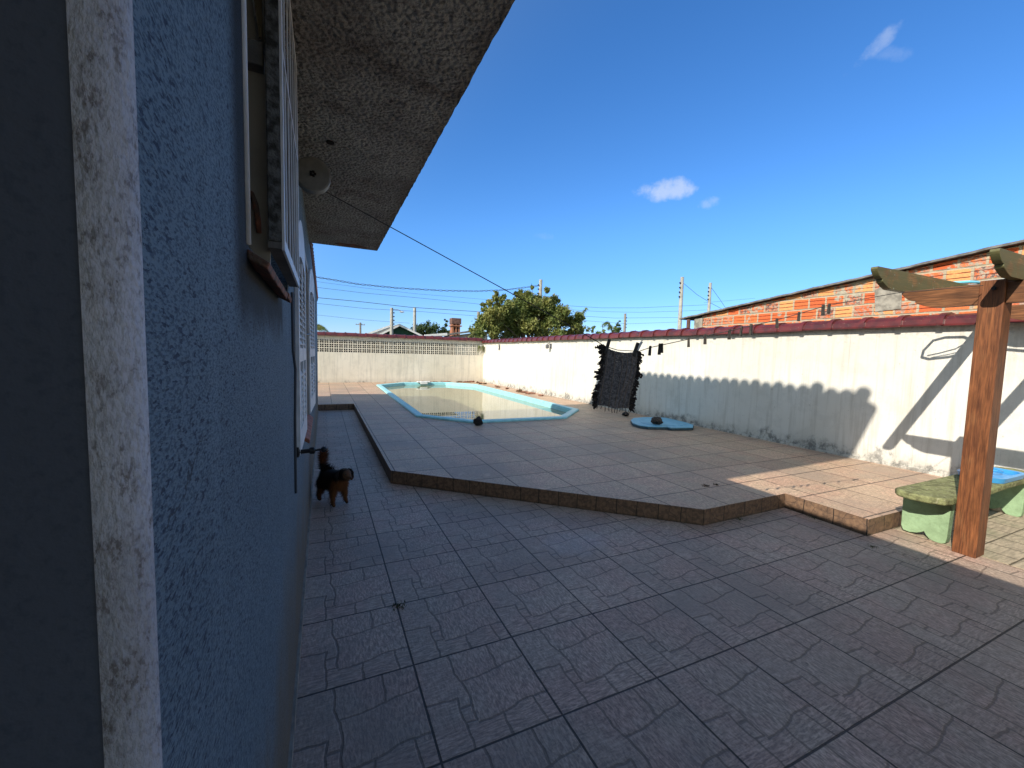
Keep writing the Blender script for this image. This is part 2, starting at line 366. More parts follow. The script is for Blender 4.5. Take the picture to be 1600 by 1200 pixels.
def brick_mat():
    m, g = newmat('hollow_brick', .8, .2); P = g.pos(); s3 = g.sep(P)
    Yw = g.add(s3[1], g.mul(g.sub(g.noise(P, 2.), .5), .03)); Zw = g.add(g.sub(s3[2], g.mul(s3[1], .0)), g.mul(g.sub(g.noise(g.vadd(P, (0., 5., 0.)), 2.5), .5), .025))
    row = g.m('DIVIDE', Zw, .185); ir = g.m('FLOOR', row); fr = g.sub(row, ir)
    co = g.add(g.m('DIVIDE', Yw, .262), g.mul(ir, .47)); ic = g.m('FLOOR', co); fc = g.sub(co, ic)
    e = g.mn(g.mul(g.mn(fc, g.sub(1., fc)), .262), g.mul(g.mn(fr, g.sub(1., fr)), .185))
    e = g.add(e, g.mul(g.sub(g.noise(P, 26., 4., .7), .5), .022))
    mort = g.ss(e, .011, .018, 1., 0.)
    rib = g.m('ABSOLUTE', g.m('SINE', g.mul(fr, 9.42))); ribd = g.ss(rib, .12, .5, 1., 0.); ribd = g.mul(ribd, g.ss(g.noise(P, 7.), .3, .5))
    wn = g.white(g.comb(ic, ir, 0.)); s4 = g.sep(wn[1])
    c = g.mix(s4[0], (.50, .10, .035), (.56, .15, .05)); c = g.mix(g.mul(g.gt(s4[1], .86), .75), c, (.66, .33, .13))
    old = g.gt(s4[2], .58); nn = g.ss(g.noise(P, 17., 5., .75), .42, .6); c = g.mix(g.mul(old, g.mul(nn, .9)), c, (.30, .25, .20)); c = g.mix(g.mul(g.gt(s4[2], .9), g.ss(g.noise(P, 31., 3.), .5, .6)), c, (.12, .09, .08))
    c = g.mix(g.mul(ribd, .85), c, (.13, .025, .015)); c = g.scale_col(c, g.add(.75, g.mul(g.noise(P, 40.), .5)))
    mc = g.mix(g.noise(P, 8., 5.), (.46, .37, .25), (.25, .21, .16)); c = g.mix(mort, c, mc)
    # spilt render patches
    zt = g.ss(g.noise(g.vadd(P, (1., 3., 8.)), 2.3, 5., .7),   .56, .61); c = g.mix(zt, c, g.mix(g.noise(P, 14., 5.), (.45, .40, .30), (.2, .18, .15)))
    g.col(c); g.nrm(g.bump(g.sub(g.sub(g.noise(P, 40., 4.), g.mul(ribd, 1.2)), g.mul(mort, .7)), .6, .012)); MT['hollow_brick'] = m
brick_mat()
def coping_mat():
    m, g = newmat('red_glaze', .32, .5); P = g.pos(); n = g.noise(P, 7., 4.)
    c = g.mix(g.ss(n, .35, .7), (.115, .018, .018), (.055, .013, .014)); sp_ = g.ss(g.noise(P, 34., 3.), .66, .72); c = g.mix(g.mul(sp_, .5), c, (.35, .25, .2))
    g.col(c); g.nrm(g.bump(g.noise(P, 30.), .2, .005)); MT['red_glaze'] = m
coping_mat()
def wood_mat(name, c1, c2, moss=0., ax=2):
    m, g = newmat(name, .55, .3); P = g.obj(); st = [14, 14, 14]; st[ax] = .9
    n = g.noise(g.sc(P, tuple(st)), 3.2, 6., .7, .6); big = g.noise(g.sc(P, tuple(1.6 if k == ax else 5. for k in range(3))), 2.2, 4.); f = g.noise(g.sc(P, tuple(x*4 for x in st)), 2., 3.)
    c = g.mix(g.ss(n, .3, .7), c1, c2); c = g.mix(g.mul(g.ss(big, .45, .75), .5), c, tuple(x*.45 for x in c2)); c = g.mix(g.mul(g.ss(big, .30, .46, 1., 0.), .2), c, (.28, .14, .06)); c = g.scale_col(c, g.ss(f, .3, .7, .65, 1.25))
    if moss:
        mm = g.ss(g.noise(P, 5., 5., .7), .62-moss*.35, .75-moss*.3); c = g.mix(g.mul(mm, .85), c, (.10, .105, .045))
        lc = g.ss(g.noise(P, 34., 2.), .70, .74); c = g.mix(g.mul(lc, .6), c, (.4, .42, .36))
    g.col(c); g.nrm(g.bump(g.add(n, g.mul(f, .5)), .35, .004)); MT[name] = m
wood_mat('post_wood', (.21, .076, .027), (.10, .034, .014), 0, 2)
wood_mat('beam_wood', (.20, .082, .032), (.10, .04, .016), 0, 1)
wood_mat('rafter_wood', (.26, .15, .06), (.15, .09, .035), .75, 0)
def bench_mat():
    m, g = newmat('green_concrete', .8, .2); P = g.pos(); n = g.noise(P, 9., 5., .7)
    c = g.mix(g.ss(n, .35, .65), (.255, .37, .215), (.20, .29, .165)); d = g.ss(g.noise(P, 26., 5., .75), .55, .7); c = g.mix(g.mul(d, .35), c, (.09, .12, .05))
    g.col(c); g.nrm(g.bump(g.noise(P, 20., 5.), .5, .015)); MT['green_concrete'] = m
    m, g = newmat('mossy_concrete', .9, .1); P = g.pos(); n = g.noise(P, 13., 6., .75)
    c = g.mix(g.ss(n, .35, .62), (.25, .26, .12), (.12, .12, .06)); d = g.ss(g.noise(P, 40., 4.), .55, .68); c = g.mix(g.mul(d, .5), c, (.36, .34, .22))
    g.col(c); g.nrm(g.bump(n, .8, .02)); MT['mossy_concrete'] = m
bench_mat()
def paver_mat():
    m, g = newmat('pavers', .75, .25); P = g.pos(); s3 = g.sep(P)
    lx = g.m('DIVIDE', s3[0], .235); ly = g.m('DIVIDE', s3[1], .235); a = g.sub(lx, g.m('FLOOR', lx)); b = g.sub(ly, g.m('FLOOR', ly))
    e = g.mn(g.mn(a, g.sub(1., a)), g.mn(b, g.sub(1., b))); gr = g.ss(g.add(e, g.mul(g.sub(g.noise(P, 20.), .5), .03)), .012, .035, 1., 0.)
    wn = g.white(g.comb(g.m('FLOOR', lx), g.m('FLOOR', ly), 2.))[0]
    k = g.gt(wn, .5); n1 = g.noise(g.sc(P, (4, 30, 1)), 1.5, 4., .6); n2 = g.noise(g.sc(P, (8, 26, 1)), 1.5, 4., .6)
    n = g.add(g.mul(n1, k), g.mul(n2, g.sub(1., k)))
    c = g.mix(g.ss(n, .35, .65), (.40, .33, .235), (.25, .21, .15)); c = g.mix(g.mul(g.ss(g.noise(P, 2.2, 4.), .45, .65), .5), c, (.18, .19, .11))
    c = g.mix(gr, c, (.09, .075, .05)); g.col(c); g.nrm(g.bump(g.sub(n, gr), .5, .006)); MT['pavers'] = m
paver_mat()
def water_mat():
    m, g = newmat('pool_water', .015, .5); P = g.pos()
    g.b.inputs['IOR'].default_value = 1.40
    g.col((.20, .20, .11)); g.nrm(g.bump(g.noise(P, 1.6, 2.), .006, .05)); MT['pool_water'] = m
water_mat()
def ground_mat():
    m, g = newmat('ground', .95, .1); P = g.pos(); n = g.noise(P, .35, 5.)
    g.col(g.mix(g.ss(n, .4, .6), (.10, .12, .05), (.19, .155, .10))); g.nrm(g.bump(g.noise(P, 6., 4.), .6, .05)); MT['ground'] = m
ground_mat()
def leaf_mat(name, c1, c2):
    m, g = newmat(name, .55, .3); P = g.obj(); n = g.noise(P, 1.3, 3.); f = g.noise(P, 9., 2.)
    c = g.mix(g.ss(n, .35, .65), c1, c2); c = g.scale_col(c, g.add(.55, g.mul(f, .9))); g.col(c)
    tr = g.n.new('ShaderNodeBsdfTranslucent'); g.put(tr.inputs[0], g.scale_col(c, 1.3)); mx = g.n.new('ShaderNodeMixShader'); mx.inputs[0].default_value = .3
    g.l.new(g.b.outputs[0], mx.inputs[1]); g.l.new(tr.outputs[0], mx.inputs[2]); g.l.new(mx.outputs[0], g.n['Material Output'].inputs[0]); MT[name] = m
leaf_mat('bush_leaf', (.215, .215, .06), (.10, .135, .035)); leaf_mat('dark_leaf', (.05, .08, .025), (.035, .06, .02)); leaf_mat('palm_leaf', (.10, .155, .04), (.17, .18, .06))
simple('pool_shell', (.30, .62, .66), .35, .12, 6, .05); simple('rim_worn', (.30, .62, .66), .45, .1, 9, col2=(.24, .52, .58))
simple('white_paint', (.66, .67, .67), .5, .15, 12, .1, bscale=60); simple('old_white', (.50, .50, .47), .6, .2, 9, .1); simple('reel_plastic', (.21, .20, .165), .55, .2, 20)
simple('beige_paint', (.36, .34, .30), .7, .2, 6, .05); simple('mould_wood', (.035, .035, .030), .85, .4, 40, .5, col2=(.14, .145, .14))
simple('old_board', (.27, .22, .14), .8, .5, 10, .4, stretch=(4, 4, .6)); simple('grey_block', (.16, .155, .145), .8, .3, 12, .3)
simple('terracotta', (.38, .13, .075), .7, .4, 20, .4); simple('old_terracotta', (.26, .10, .06), .8, .5, 30, .5, col2=(.10, .07, .05))
simple('black_plastic', (.012, .012, .013), .4, .2, 20); simple('dark_metal', (.03, .03, .03), .5, .3, 30, metal=.6)
simple('cable_black', (.05, .06, .07), .5, .1, 5); simple('rope', (.06, .055, .05), .8, .2, 30)
simple('peg_wood', (.060, .052, .045), .8, .4, 60); simple('peg_white', (.6, .6, .58), .5, .1, 30)
simple('rag', (.10, .092, .094), .95, .5, 60, .5, col2=(.20, .185, .185)); simple('rag_dark', (.045, .036, .030), .95, .5, 60, .5, col2=(.02, .017, .016)); simple('rag_cord', (.24, .19, .16), .9, .3, 50)
simple('rock', (.085, .065, .05), .9, .6, 26, .8, col2=(.02, .018, .016)); simple('dark_rock', (.022, .020, .020), .85, .5, 20, .6)
simple('foam_blue', (.20, .46, .62), .5, .15, 8, .15); simple('foam_edge', (.05, .09, .11), .7, .3, 20)
simple('tray_blue', (.055, .30, .62), .35, .1, 6); simple('cloth_white', (.72, .71, .66), .9, .15, 30, .5)
simple('net_frame_blue', (.16, .48, .62), .4, .1, 6); simple('pole_cream', (.62, .60, .50), .4, .1, 6)
simple('net_grey', (.2, .2, .2), .8, .1, 6)
simple('concrete_pole', (.34, .33, .30), .85, .25, 5, .2); simple('grey_pole', (.22, .20, .18), .85, .25, 5, .2)
simple('fibre_roof', (.17, .165, .155), .9, .4, 9, .4, col2=(.09, .085, .08)); simple('green_boards', (.012, .055, .035), .7, .3, 4); simple('fascia_white', (.62, .62, .60), .6, .1, 4)
simple('dark_gap', (.012, .011, .010), .9, .2, 4); simple('tank_wood', (.14, .075, .06), .85, .4, 4, .3); simple('bark', (.10, .08, .06), .9, .4, 9, .5)
simple('cement', (.30, .275, .23), .95, .35, 9, .8, bscale=26, col2=(.17, .155, .13)); simple('clay_tile', (.33, .14, .08), .8, .4, 6, .4); simple('glass_dark', (.02, .025, .03), .1, .1, 4, spec=.5)
simple('old_wall', (.32, .29, .25), .9, .2, 2); simple('moss', (.05, .07, .02), .95, .4, 30, .5); simple('leaf_litter', (.12, .07, .035), .9, .5, 40)
simple('sconce_metal', (.12, .12, .13), .5, .2, 20); simple('skirting', (.30, .27, .22), .8, .35, 12, .3)
simple('wave_net', (.30, .30, .30), .8, .1, 4)

# ------------------------------------------------------------------ setting
DZ = .15
mb = MB(); mb.box(-1500, 1500, -1500, 1500, -.52, -.5)
mb.k = 0; o = mb.build('ground', MT['ground']); struct(o)
mb = MB(); mb.box(-9, 6.87, -6, 11.5, -.45, 0.0); struct(mb.build('patio_floor', MT['patio_tile']))
mb = MB(); mb.box(4.745, 6.87, -6, 1.99, .001, .005); struct(mb.build('paved_yard', MT['pavers']))
# deck
POOL = [(1.74, 8.55), (2.62, 7.47), (4.72, 7.47), (5.74, 8.52), (5.90, 16.4), (4.95, 17.75), (3.0, 17.75), (1.86, 16.65)]
def inset(poly, d):
    out = []; n = len(poly)
    for i in range(n):
        p0, p1, p2 = Vector(poly[i-1]), Vector(poly[i]), Vector(poly[(i+1) % n])
        a = (p1-p0).normalized(); b = (p2-p1).normalized(); na = Vector((-a.y, a.x)); nb = Vector((-b.y, b.x))
        bis = (na+nb).normalized(); out.append(tuple(p1+bis*(d/max(.3, bis.dot(na)))))
    return out
PIN = inset(POOL, .10)
DECK = [(-.4, 11.09), (.69, 11.09), (.69, 4.765), (3.125, 2.58), (4.315, 2.60), (4.315, 1.885), (6.88, 1.885), (6.88, 18.36), (-.4, 18.36)]
def deck():
    bm = bmesh.new()
    ov = [bm.verts.new((x, y, DZ)) for x, y in DECK]; iv = [bm.verts.new((x, y, DZ)) for x, y in PIN]
    oe = [bm.edges.new((ov[i], ov[(i+1) % len(ov)])) for i in range(len(ov))]; ie = [bm.edges.new((iv[i], iv[(i+1) % len(iv)])) for i in range(len(iv))]
    bmesh.ops.triangle_fill(bm, use_beauty=True, use_dissolve=False, edges=oe+ie)
    for f in bm.faces:
        if f.normal.z < 0: f.normal_flip()
        f.material_index = 0
    lo = [bm.verts.new((x, y, -.1)) for x, y in DECK]
    for i in range(len(ov)):
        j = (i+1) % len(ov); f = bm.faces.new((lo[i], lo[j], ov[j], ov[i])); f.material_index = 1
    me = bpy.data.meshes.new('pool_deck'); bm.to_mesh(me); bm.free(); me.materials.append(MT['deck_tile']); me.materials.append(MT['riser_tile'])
    o = bpy.data.objects.new('pool_deck', me); COL.objects.link(o); struct(o)
deck()
# pale nosing line along the deck edge
# pool
pool = thing('swimming_pool', 'long elongated turquoise fibreglass pool let into the raised tiled deck', 'swimming pool', (3.8, 12.5, DZ))
def ring(mb, A, za, B, zb):
    a = mb.vs([(x, y, za) for x, y in A]); b = mb.vs([(x, y, zb) for x, y in B]); n = len(A)
    for i in range(n): mb.face((a+i, a+(i+1) % n, b+(i+1) % n, b+i))
mb = MB(); P1 = POOL; P2 = inset(POOL, .02); P3 = inset(POOL, .15); P4 = inset(POOL, .17)
ring(mb, P1, DZ+.002, P1, DZ+.03); ring(mb, P1, DZ+.03, P2, DZ+.045); ring(mb, P2, DZ+.045, P3, DZ+.045); ring(mb, P3, DZ+.045, P4, DZ+.03); ring(mb, P4, DZ+.03, P4, DZ-.0)
mb.build('rim', MT['rim_worn'], pool)
mb = MB(); P5 = inset(POOL, .18); P6 = inset(POOL, .35)
ring(mb, P5, DZ+.0, P5, DZ-.22); ring(mb, P5, DZ-.22, P6, -1.0); ring(mb, P4, DZ+.001, P5, DZ+.0)
a = mb.vs([(x, y, -1.0) for x, y in P6]); mb.face([a+i for i in range(len(P6))]); mb.build('shell', MT['pool_shell'], pool)
mb = MB(); mb.box(3.6, 4.15, 17.42, 17.60, DZ+.047, DZ+.10); mb.box(3.72, 4.02, 17.38, 17.43, DZ-.02, DZ+.10); mb.build('skimmer_hatch', MT['white_paint'], pool, bevel=.01)
mb = MB(); a = mb.vs([(x, y, DZ-.075) for x, y in inset(POOL, .175)]); mb.face([a+i for i in range(8)]); struct(mb.build('water', MT['pool_water'], recalc=False))

# ------------------------------------------------------------------ house
WX = -.125; H = 2.62
house = thing('house', 'blue stucco house with a rough concrete eave and white shutters', 'house', (WX, .4, 0))
mb = MB()
def wbox(y0, y1, z0, z1): mb.box(WX-.2, WX, y0, y1, z0, z1)
wbox(.3975, .91, 0, H); wbox(.91, 1.85, 0, 1.70); wbox(.91, 1.85, 2.56, H); wbox(1.85, 3.02, 0, H)
wbox(3.02, 3.70, 0, .98); wbox(3.02, 3.70, 2.16, H); wbox(3.70, 10.8, 0, H); mb.box(-4, WX-.205, 10.6, 11.85, 0, H)
mb.build('wall', MT['blue_stucco'], house)
mb = MB(); arc = [(WX-.03+.03*cos(a), .375+.03-.03*sin(a)) for a in [i*pi/2/8 for i in range(9)]]
cr_ = [(WX+.004-.027+.027*cos(t), .397-.021*sin(t)) for t in [i*pi/2/10 for i in range(11)]]
mb.prism([(WX+.004, .397)]+cr_[1:]+[(WX-.0235, .397)], 0, H); mb.build('corner_trim', MT['white_corner'], house, smooth=False)
mb = MB(); mb.box(-4, WX-.0232, .3775, .404, 0, H); mb.build('porch_wall', MT['slate_blue_plaster'], house)
mb = MB(); mb.box(-4.0, -3.85, -4.4, .376, 0, H); mb.box(-3.85, -.9, -4.4, -4.2, 0, H); mb.build('side_wall', MT['slate_blue_plaster'], house)
mb = MB(); mb.box(.575, 4.4, -4.5, -1.05, H, H+.13); mb.build('unseen_shade_slab', MT['rough_soffit'], house)  # unseen slab added behind the camera to keep sky light off the near floor
for px_, py_ in ((4.2, -1.3), (4.2, -4.2)):  # posts added under the unseen slab
    mb = MB(); mb.box(px_-.08, px_+.08, py_-.08, py_+.08, 0, H-.001); mb.build('unseen_slab_post', MT['white_plaster'], house)
# eave slab with a ragged edge
mb = MB(); N = 500; ys = [-4.5+(4.92+4.5)*i/N for i in range(N+1)]
xe = [0.556+.003*mnoise.noise(Vector((y*3, 0, 0)))+.004*mnoise.noise(Vector((y*17, 2, 0))) for y in ys]
lo = mb.vs([(x, y, H+.006*mnoise.noise(Vector((y*9, 7, 0)))) for x, y in zip(xe, ys)]); hi = mb.vs([(x-.002, y, H+.13) for x, y in zip(xe, ys)])
li = mb.vs([(-4.5, y, H) for y in ys]); ui = mb.vs([(-4.5, y, H+.13) for y in ys])
for i in range(N):
    mb.face((lo+i, lo+i+1, hi+i+1, hi+i)); mb.face((li+i, li+i+1, lo+i+1, lo+i)); mb.face((ui+i, hi+i, hi+i+1, ui+i+1))
mb.face((li, lo, hi, ui)); mb.face((li+N, ui+N, hi+N, lo+N))
eave = mb.build('eave', MT['rough_soffit'], house)
mb = MB(); c = at(516, 222, 2, H); mb.lathe([(.020, -.004), (.020, .004)], (c.x, c.y, H-.002), 2, 18)
mb.build('vent_hole', MT['dark_gap'], eave)
mb = MB(); pts = [(.12, 4.80), (.17, 4.74), (.23, 4.76), (.30, 4.72), (.38, 4.77), (.45, 4.82), (.40, 4.875), (.30, 4.86), (.2, 4.87)]
mb.ext([(x, y) for x, y in pts], 2, H-.006, H-.001); mb.build('broken_patch', MT['old_terracotta'], eave)
# lower tiled roof behind the eave
mb = MB()
mb.hexa([(-4.6, 4.95, 3.6), (-.126, 4.95, H+.005), (-.126, 10.9, H+.005), (-4.6, 10.9, 3.6)], [(-4.6, 4.95, 3.66), (-.126, 4.95, H+.05), (-.126, 10.9, H+.05), (-4.6, 10.9, 3.66)])
for k in range(30):
    y = 5.05+k*.2
    mb.tube([(-.108, y, H+.055), (-2.2, y, H+.055+2.1*.21), (-4.5, y, H+.055+4.4*.21)], .055, 8)
mb.hexa([(-4.6, 10.9, 3.6), (-.28, 10.9, H+.02), (-.28, 11.9, H+.02), (-4.6, 11.9, 3.6)], [(-4.6, 10.9, 3.66), (-.28, 10.9, H+.06), (-.28, 11.9, H+.06), (-4.6, 11.9, 3.66)])
mb.build('roof', MT['old_terracotta'], house)
# upper storey set back from the yard, with a flared tiled eave
mb = MB(); mb.box(-4.5, -1.4, 1.25, 6.2, H+.131, 5.72); mb.build('upper_storey', MT['blue_stucco'], house)
prof = [(-6, 5.45), (-3.54, 5.76), (-1.24, 5.95), (-.50, 6.18), (-.52, 6.24), (-.80, 6.508), (-6, 5.87)]
mb = MB(); mb.ext(prof, 1, .40, 6.42)
for k in range(31):
    y = .46+k*.2; dz = random.uniform(-.015, .015)
    dz += {0: .03, 1: -.03, 2: -.035, 3: .055}.get(k, 0)
    mb.tube([(-.80+random.uniform(-.015, .015), y, 6.60+dz), (-3.2, y, 6.33), (-5.9, y, 6.05)], .0945, 12)
mb.hexa([(-1.5, .40, 6.2), (-.82, .40, 6.2), (-.82, 1.2, 6.2), (-1.5, 1.2, 6.2)], [(-1.5, .40, 6.50), (-.82, .40, 6.62), (-.82, 1.2, 6.59), (-1.5, 1.2, 6.5)])
mb.build('upper_roof', MT['clay_tile'], house)
# first window: trim, lining, grille
win = MB(); win.box(WX-.19, WX-.15, .93, 1.85, 1.70, 2.56); win = win.build('window', MT['glass_dark'], house)
mb = MB(); mb.tube([(WX-.001, .903, 1.70), (WX-.001, .903, 2.1), (WX-.001, .903, 2.57)], .0075, 12); mb.build('trim', MT['old_white'], win, smooth=True)
mb = MB(); mb.box(WX-.149, WX+.002, 1.25, 1.262, 1.705, 2.555); mb.box(WX-.149, WX-.02, .911, .915, 1.705, 2.555); mb.build('inner_leaf', MT['beige_paint'], win)
mb = MB(); mb.hexa([(-.145, 1.232, 2.31), (-.134, 1.232, 2.31), (-.134, 1.249, 2.31), (-.145, 1.249, 2.31)], [(-.172, 1.232, 2.55), (-.150, 1.232, 2.55), (-.150, 1.249, 2.55), (-.172, 1.249, 2.55)])
mb.build('stay', MT['white_paint'], win)
mb = MB(); mb.hexa([(-.136, 1.222, 2.26), (-.1285, 1.222, 2.26), (-.1285, 1.231, 2.26), (-.136, 1.231, 2.26)], [(-.168, 1.222, 2.555), (-.1285, 1.222, 2.555), (-.1285, 1.231, 2.555), (-.168, 1.231, 2.555)]); mb.build('weathered_board', MT['old_board'], win)
mb = MB(); mb.box(-.175, -.1275, 1.212, 1.2495, 2.19, 2.245); mb.build('block', MT['grey_block'], win, bevel=.002)
mb = MB(); mb.tube([(-.166, 1.236, 1.90), (-.160, 1.236, 1.895), (-.152, 1.236, 1.87), (-.147, 1.236, 1.835), (-.145, 1.236, 1.80)], [.003, .006, .007, .007, .006], 8); mb.build('hook', MT['old_terracotta'], win, smooth=True)
mb = MB(); mb.box(-.1215, -.0925, 1.195, 1.245, 1.775, 2.60); mb.build('frame_post', MT['mould_wood'], win, bevel=.003)
mb = MB(); mb.box(WX+.003, -.0925, 1.195, 1.90, 1.758, 1.7735); mb.box(WX+.003, -.0925, 1.86, 1.90, 1.775, 2.60); mb.build('frame_tray', MT['grey_block'], win)
mb = MB(); GX0, GX1 = -.0915, -.0855
mb.box(GX0, GX1, 1.195, 1.225, 1.755, 2.60); mb.box(GX0, GX1, 1.875, 1.905, 1.755, 2.60); mb.box(GX0, GX1, 1.2255, 1.8745, 1.755, 1.785); mb.box(GX0, GX1, 1.2255, 1.8745, 2.57, 2.60); mb.box(GX0, GX1, 1.2255, 1.8745, 2.235, 2.25)
for k in range(5):
    y = 1.32+k*.118
    for z0, z1 in ((1.7855, 2.2345), (2.2505, 2.5695)): mb.box(GX0+.001, GX1-.0015, y-.007, y+.007, z0, z1)
mb.build('grille', MT['white_paint'], win)
mb = MB()
for k in range(5):
    y0 = .90+k*.118; j = random.uniform(-.004, .004)
    mb.hexa([(WX, y0, 1.672+j), (-.094+j, y0, 1.655+j), (-.094+j, y0+.112, 1.652), (WX, y0+.112, 1.668)], [(WX, y0, 1.692), (-.090+j, y0, 1.668+j), (-.090+j, y0+.112, 1.668), (WX, y0+.112, 1.690)])
mb.build('sill', MT['old_terracotta'], win, bevel=.003)
# second window with two arched louvred shutters
w2 = MB(); w2.box(WX-.15, WX-.10, 3.02, 3.70, .98, 2.16); w2 = w2.build('window', MT['old_white'], house)
mb = MB(); mb.box(WX-.09, WX+.02, 3.021, 3.07, .985, 2.155); mb.box(WX-.09, WX+.02, 3.65, 3.699, .985, 2.155); mb.box(WX-.09, WX+.02, 3.0705, 3.6495, 2.1, 2.155); mb.build('frame', MT['beige_paint'], w2)
mb = MB()
for k in range(4):
    y0 = 2.80+k*.24; mb.hexa([(WX, y0, .955), (-.082, y0, .925), (-.082, y0+.232, .922), (WX, y0+.232, .952)], [(WX, y0, .985), (-.078, y0, .95), (-.078, y0+.232, .95), (WX, y0+.232, .985)])
mb.build('sill', MT['terracotta'], w2, bevel=.006)
def shutter(A, B, z0, z1, zp):
    "leaf standing on the line A-B, arched at the top"
    A = Vector((*A, 0)); B = Vector((*B, 0)); L = (B-A).length; d = (B-A)/L; nrm = Vector((d.y, -d.x, 0)); th = .017
    def Pt(s_, z, n_): q = A+d*s_+nrm*n_; return (q.x, q.y, z)
    def top(s_): t = s_/L; return z1+(zp-z1)*sqrt(max(0, 1-(2*t-1)**2))
    out = [(0, z0)]+[(L*i/16, top(L*i/16)) for i in range(17)]+[(L, z0)]
    out = [(0, z0), (L, z0)]+[(L*i/16, top(L*i/16)) for i in range(16, -1, -1)]
    fw = .07
    def inn(s_): return min(top(s_)-fw*1.5, top(s_))
    mbs = MB()
    def plate(o2):
        b = [Pt(s_, z, 0) for s_, z in o2]; t = [Pt(s_, z, th) for s_, z in o2]; mbs.hexa(b, t)
    plate([(0, z0), (fw, z0), (fw, top(fw)), (0, top(0))]); plate([(L-fw, z0), (L, z0), (L, top(L)), (L-fw, top(L-fw))])
    plate([(fw, z0), (L-fw, z0), (L-fw, z0+fw*1.6), (fw, z0+fw*1.6)])
    xs = [fw+(L-2*fw)*i/10 for i in range(11)]; zt = zp-.30
    plate([(x, zt+.10*sqrt(max(0, 1-(2*(x/L)-1)**2))) for x in xs]+[(x, top(x)) for x in reversed(xs)])
    zm = z0+(z1-z0)*.46; plate([(fw, zm), (L-fw, zm), (L-fw, zm+.07), (fw, zm+.07)]); plate([(L/2-.02, z0+fw*1.6), (L/2+.02, z0+fw*1.6), (L/2+.02, zt+.08), (L/2-.02, zt+.08)])
    sh = mbs.build('shutter', MT['white_paint'], house)
    mbs = MB(); z = z0+.13
    while z < zt+.05:
        if not (zm-.035 < z < zm+.075):
            for s0, s1 in ((fw, L/2-.02), (L/2+.02, L-fw)):
                mbs.hexa([Pt(s0, z, .001), Pt(s1, z, .001), Pt(s1, z+.006, .001), Pt(s0, z+.006, .001)], [Pt(s0, z-.026, th-.002), Pt(s1, z-.026, th-.002), Pt(s1, z-.020, th-.002), Pt(s0, z-.020, th-.002)])
        z += .034
    mbs.build('louvres', MT['old_white'], sh)
shutter((-.123, 2.26), (-.117, 3.0), .985, 1.98, 2.20); shutter((-.115, 3.72), (-.089, 4.42), .985, 1.98, 2.20)
mb = MB(); mb.tube([(-.103, 3.0, 1.60), (-.097, 3.72, 1.63)], .006, 6); mb.build('shutter_hook', MT['dark_metal'], house)
mb = MB(); mb.tube([(WX+.006, 2.02, 1.75), (WX+.006, 2.03, 1.5), (WX+.012, 2.06, 1.42), (WX+.008, 2.06, 1.2), (WX+.006, 2.09, 1.0), (WX+.006, 2.09, .85)], .006, 6); mb.build('wall_cable', MT['cable_black'], house)
mb = MB(); mb.box(WX, WX+.012, .41, 10.8, .006, .05); mb.build('skirting', MT['skirting'], house)

# neighbour annexe whose roof corner throws the small shadow on the back wall
# clothes line reel
reel = thing('clothesline_reel', 'round off-white drum with a dark centre hole on the house wall under the eave', 'clothesline reel', (-.045, 2.62, 2.46))
mb = MB(); mb.lathe([(.082, -.03), (.09, -.026), (.09, .03), (.075, .034)], (-.045, 2.60, 2.46), 1, 40); mb.box(-.09, -.0, 2.635, 2.65, 2.40, 2.52)
mb.box(WX, -.09, 2.59, 2.63, 2.42, 2.50); mb.build('casing', MT['reel_plastic'], reel)
mb = MB()
for k in range(5): a = k*1.256; mb.box(-.045+.011*cos(a)-.006, -.045+.011*cos(a)+.006, 2.566, 2.571, 2.46+.011*sin(a)-.006, 2.46+.011*sin(a)+.006)
mb.build('hub_hole', MT['dark_gap'], reel)
mb = MB(); mb.tube([(-.045, 2.5685, 2.372), (-.045, 2.5675, 2.3715)], .004, 6)
R0 = Vector((.03, 2.60, 2.40)); RG0 = Vector((1.735, 2.03, 1.60)); 
def lp(u, v, A, B):
    A = Vector(A); B = Vector(B); n = Vector((-(B-A).y, (B-A).x, 0)); d = F+RT*((u-800)/FPX)-UP*((v-600)/FPX); return CAM+d*(n.dot(A-CAM)/n.dot(d))
LA, LB = (.03, 2.60, 0), (4.64, 1.40, 0)
line_px = [(510, 300), (660, 382), (804, 461), (880, 503), (932, 533), (945, 541), (965, 547), (998, 549), (1016, 543), (1076, 530), (1140, 517), (1214, 500), (1290, 478), (1400, 458), (1536, 446)]
LP = [lp(u, v, LA, LB) for u, v in line_px]
mb = MB(); mb.tube(LP, .0028, 6); ln = mb.build('clothesline', MT['rope']); tag(ln, 'thin cord strung from the round wall drum past the rag mat to the post', 'clothesline')
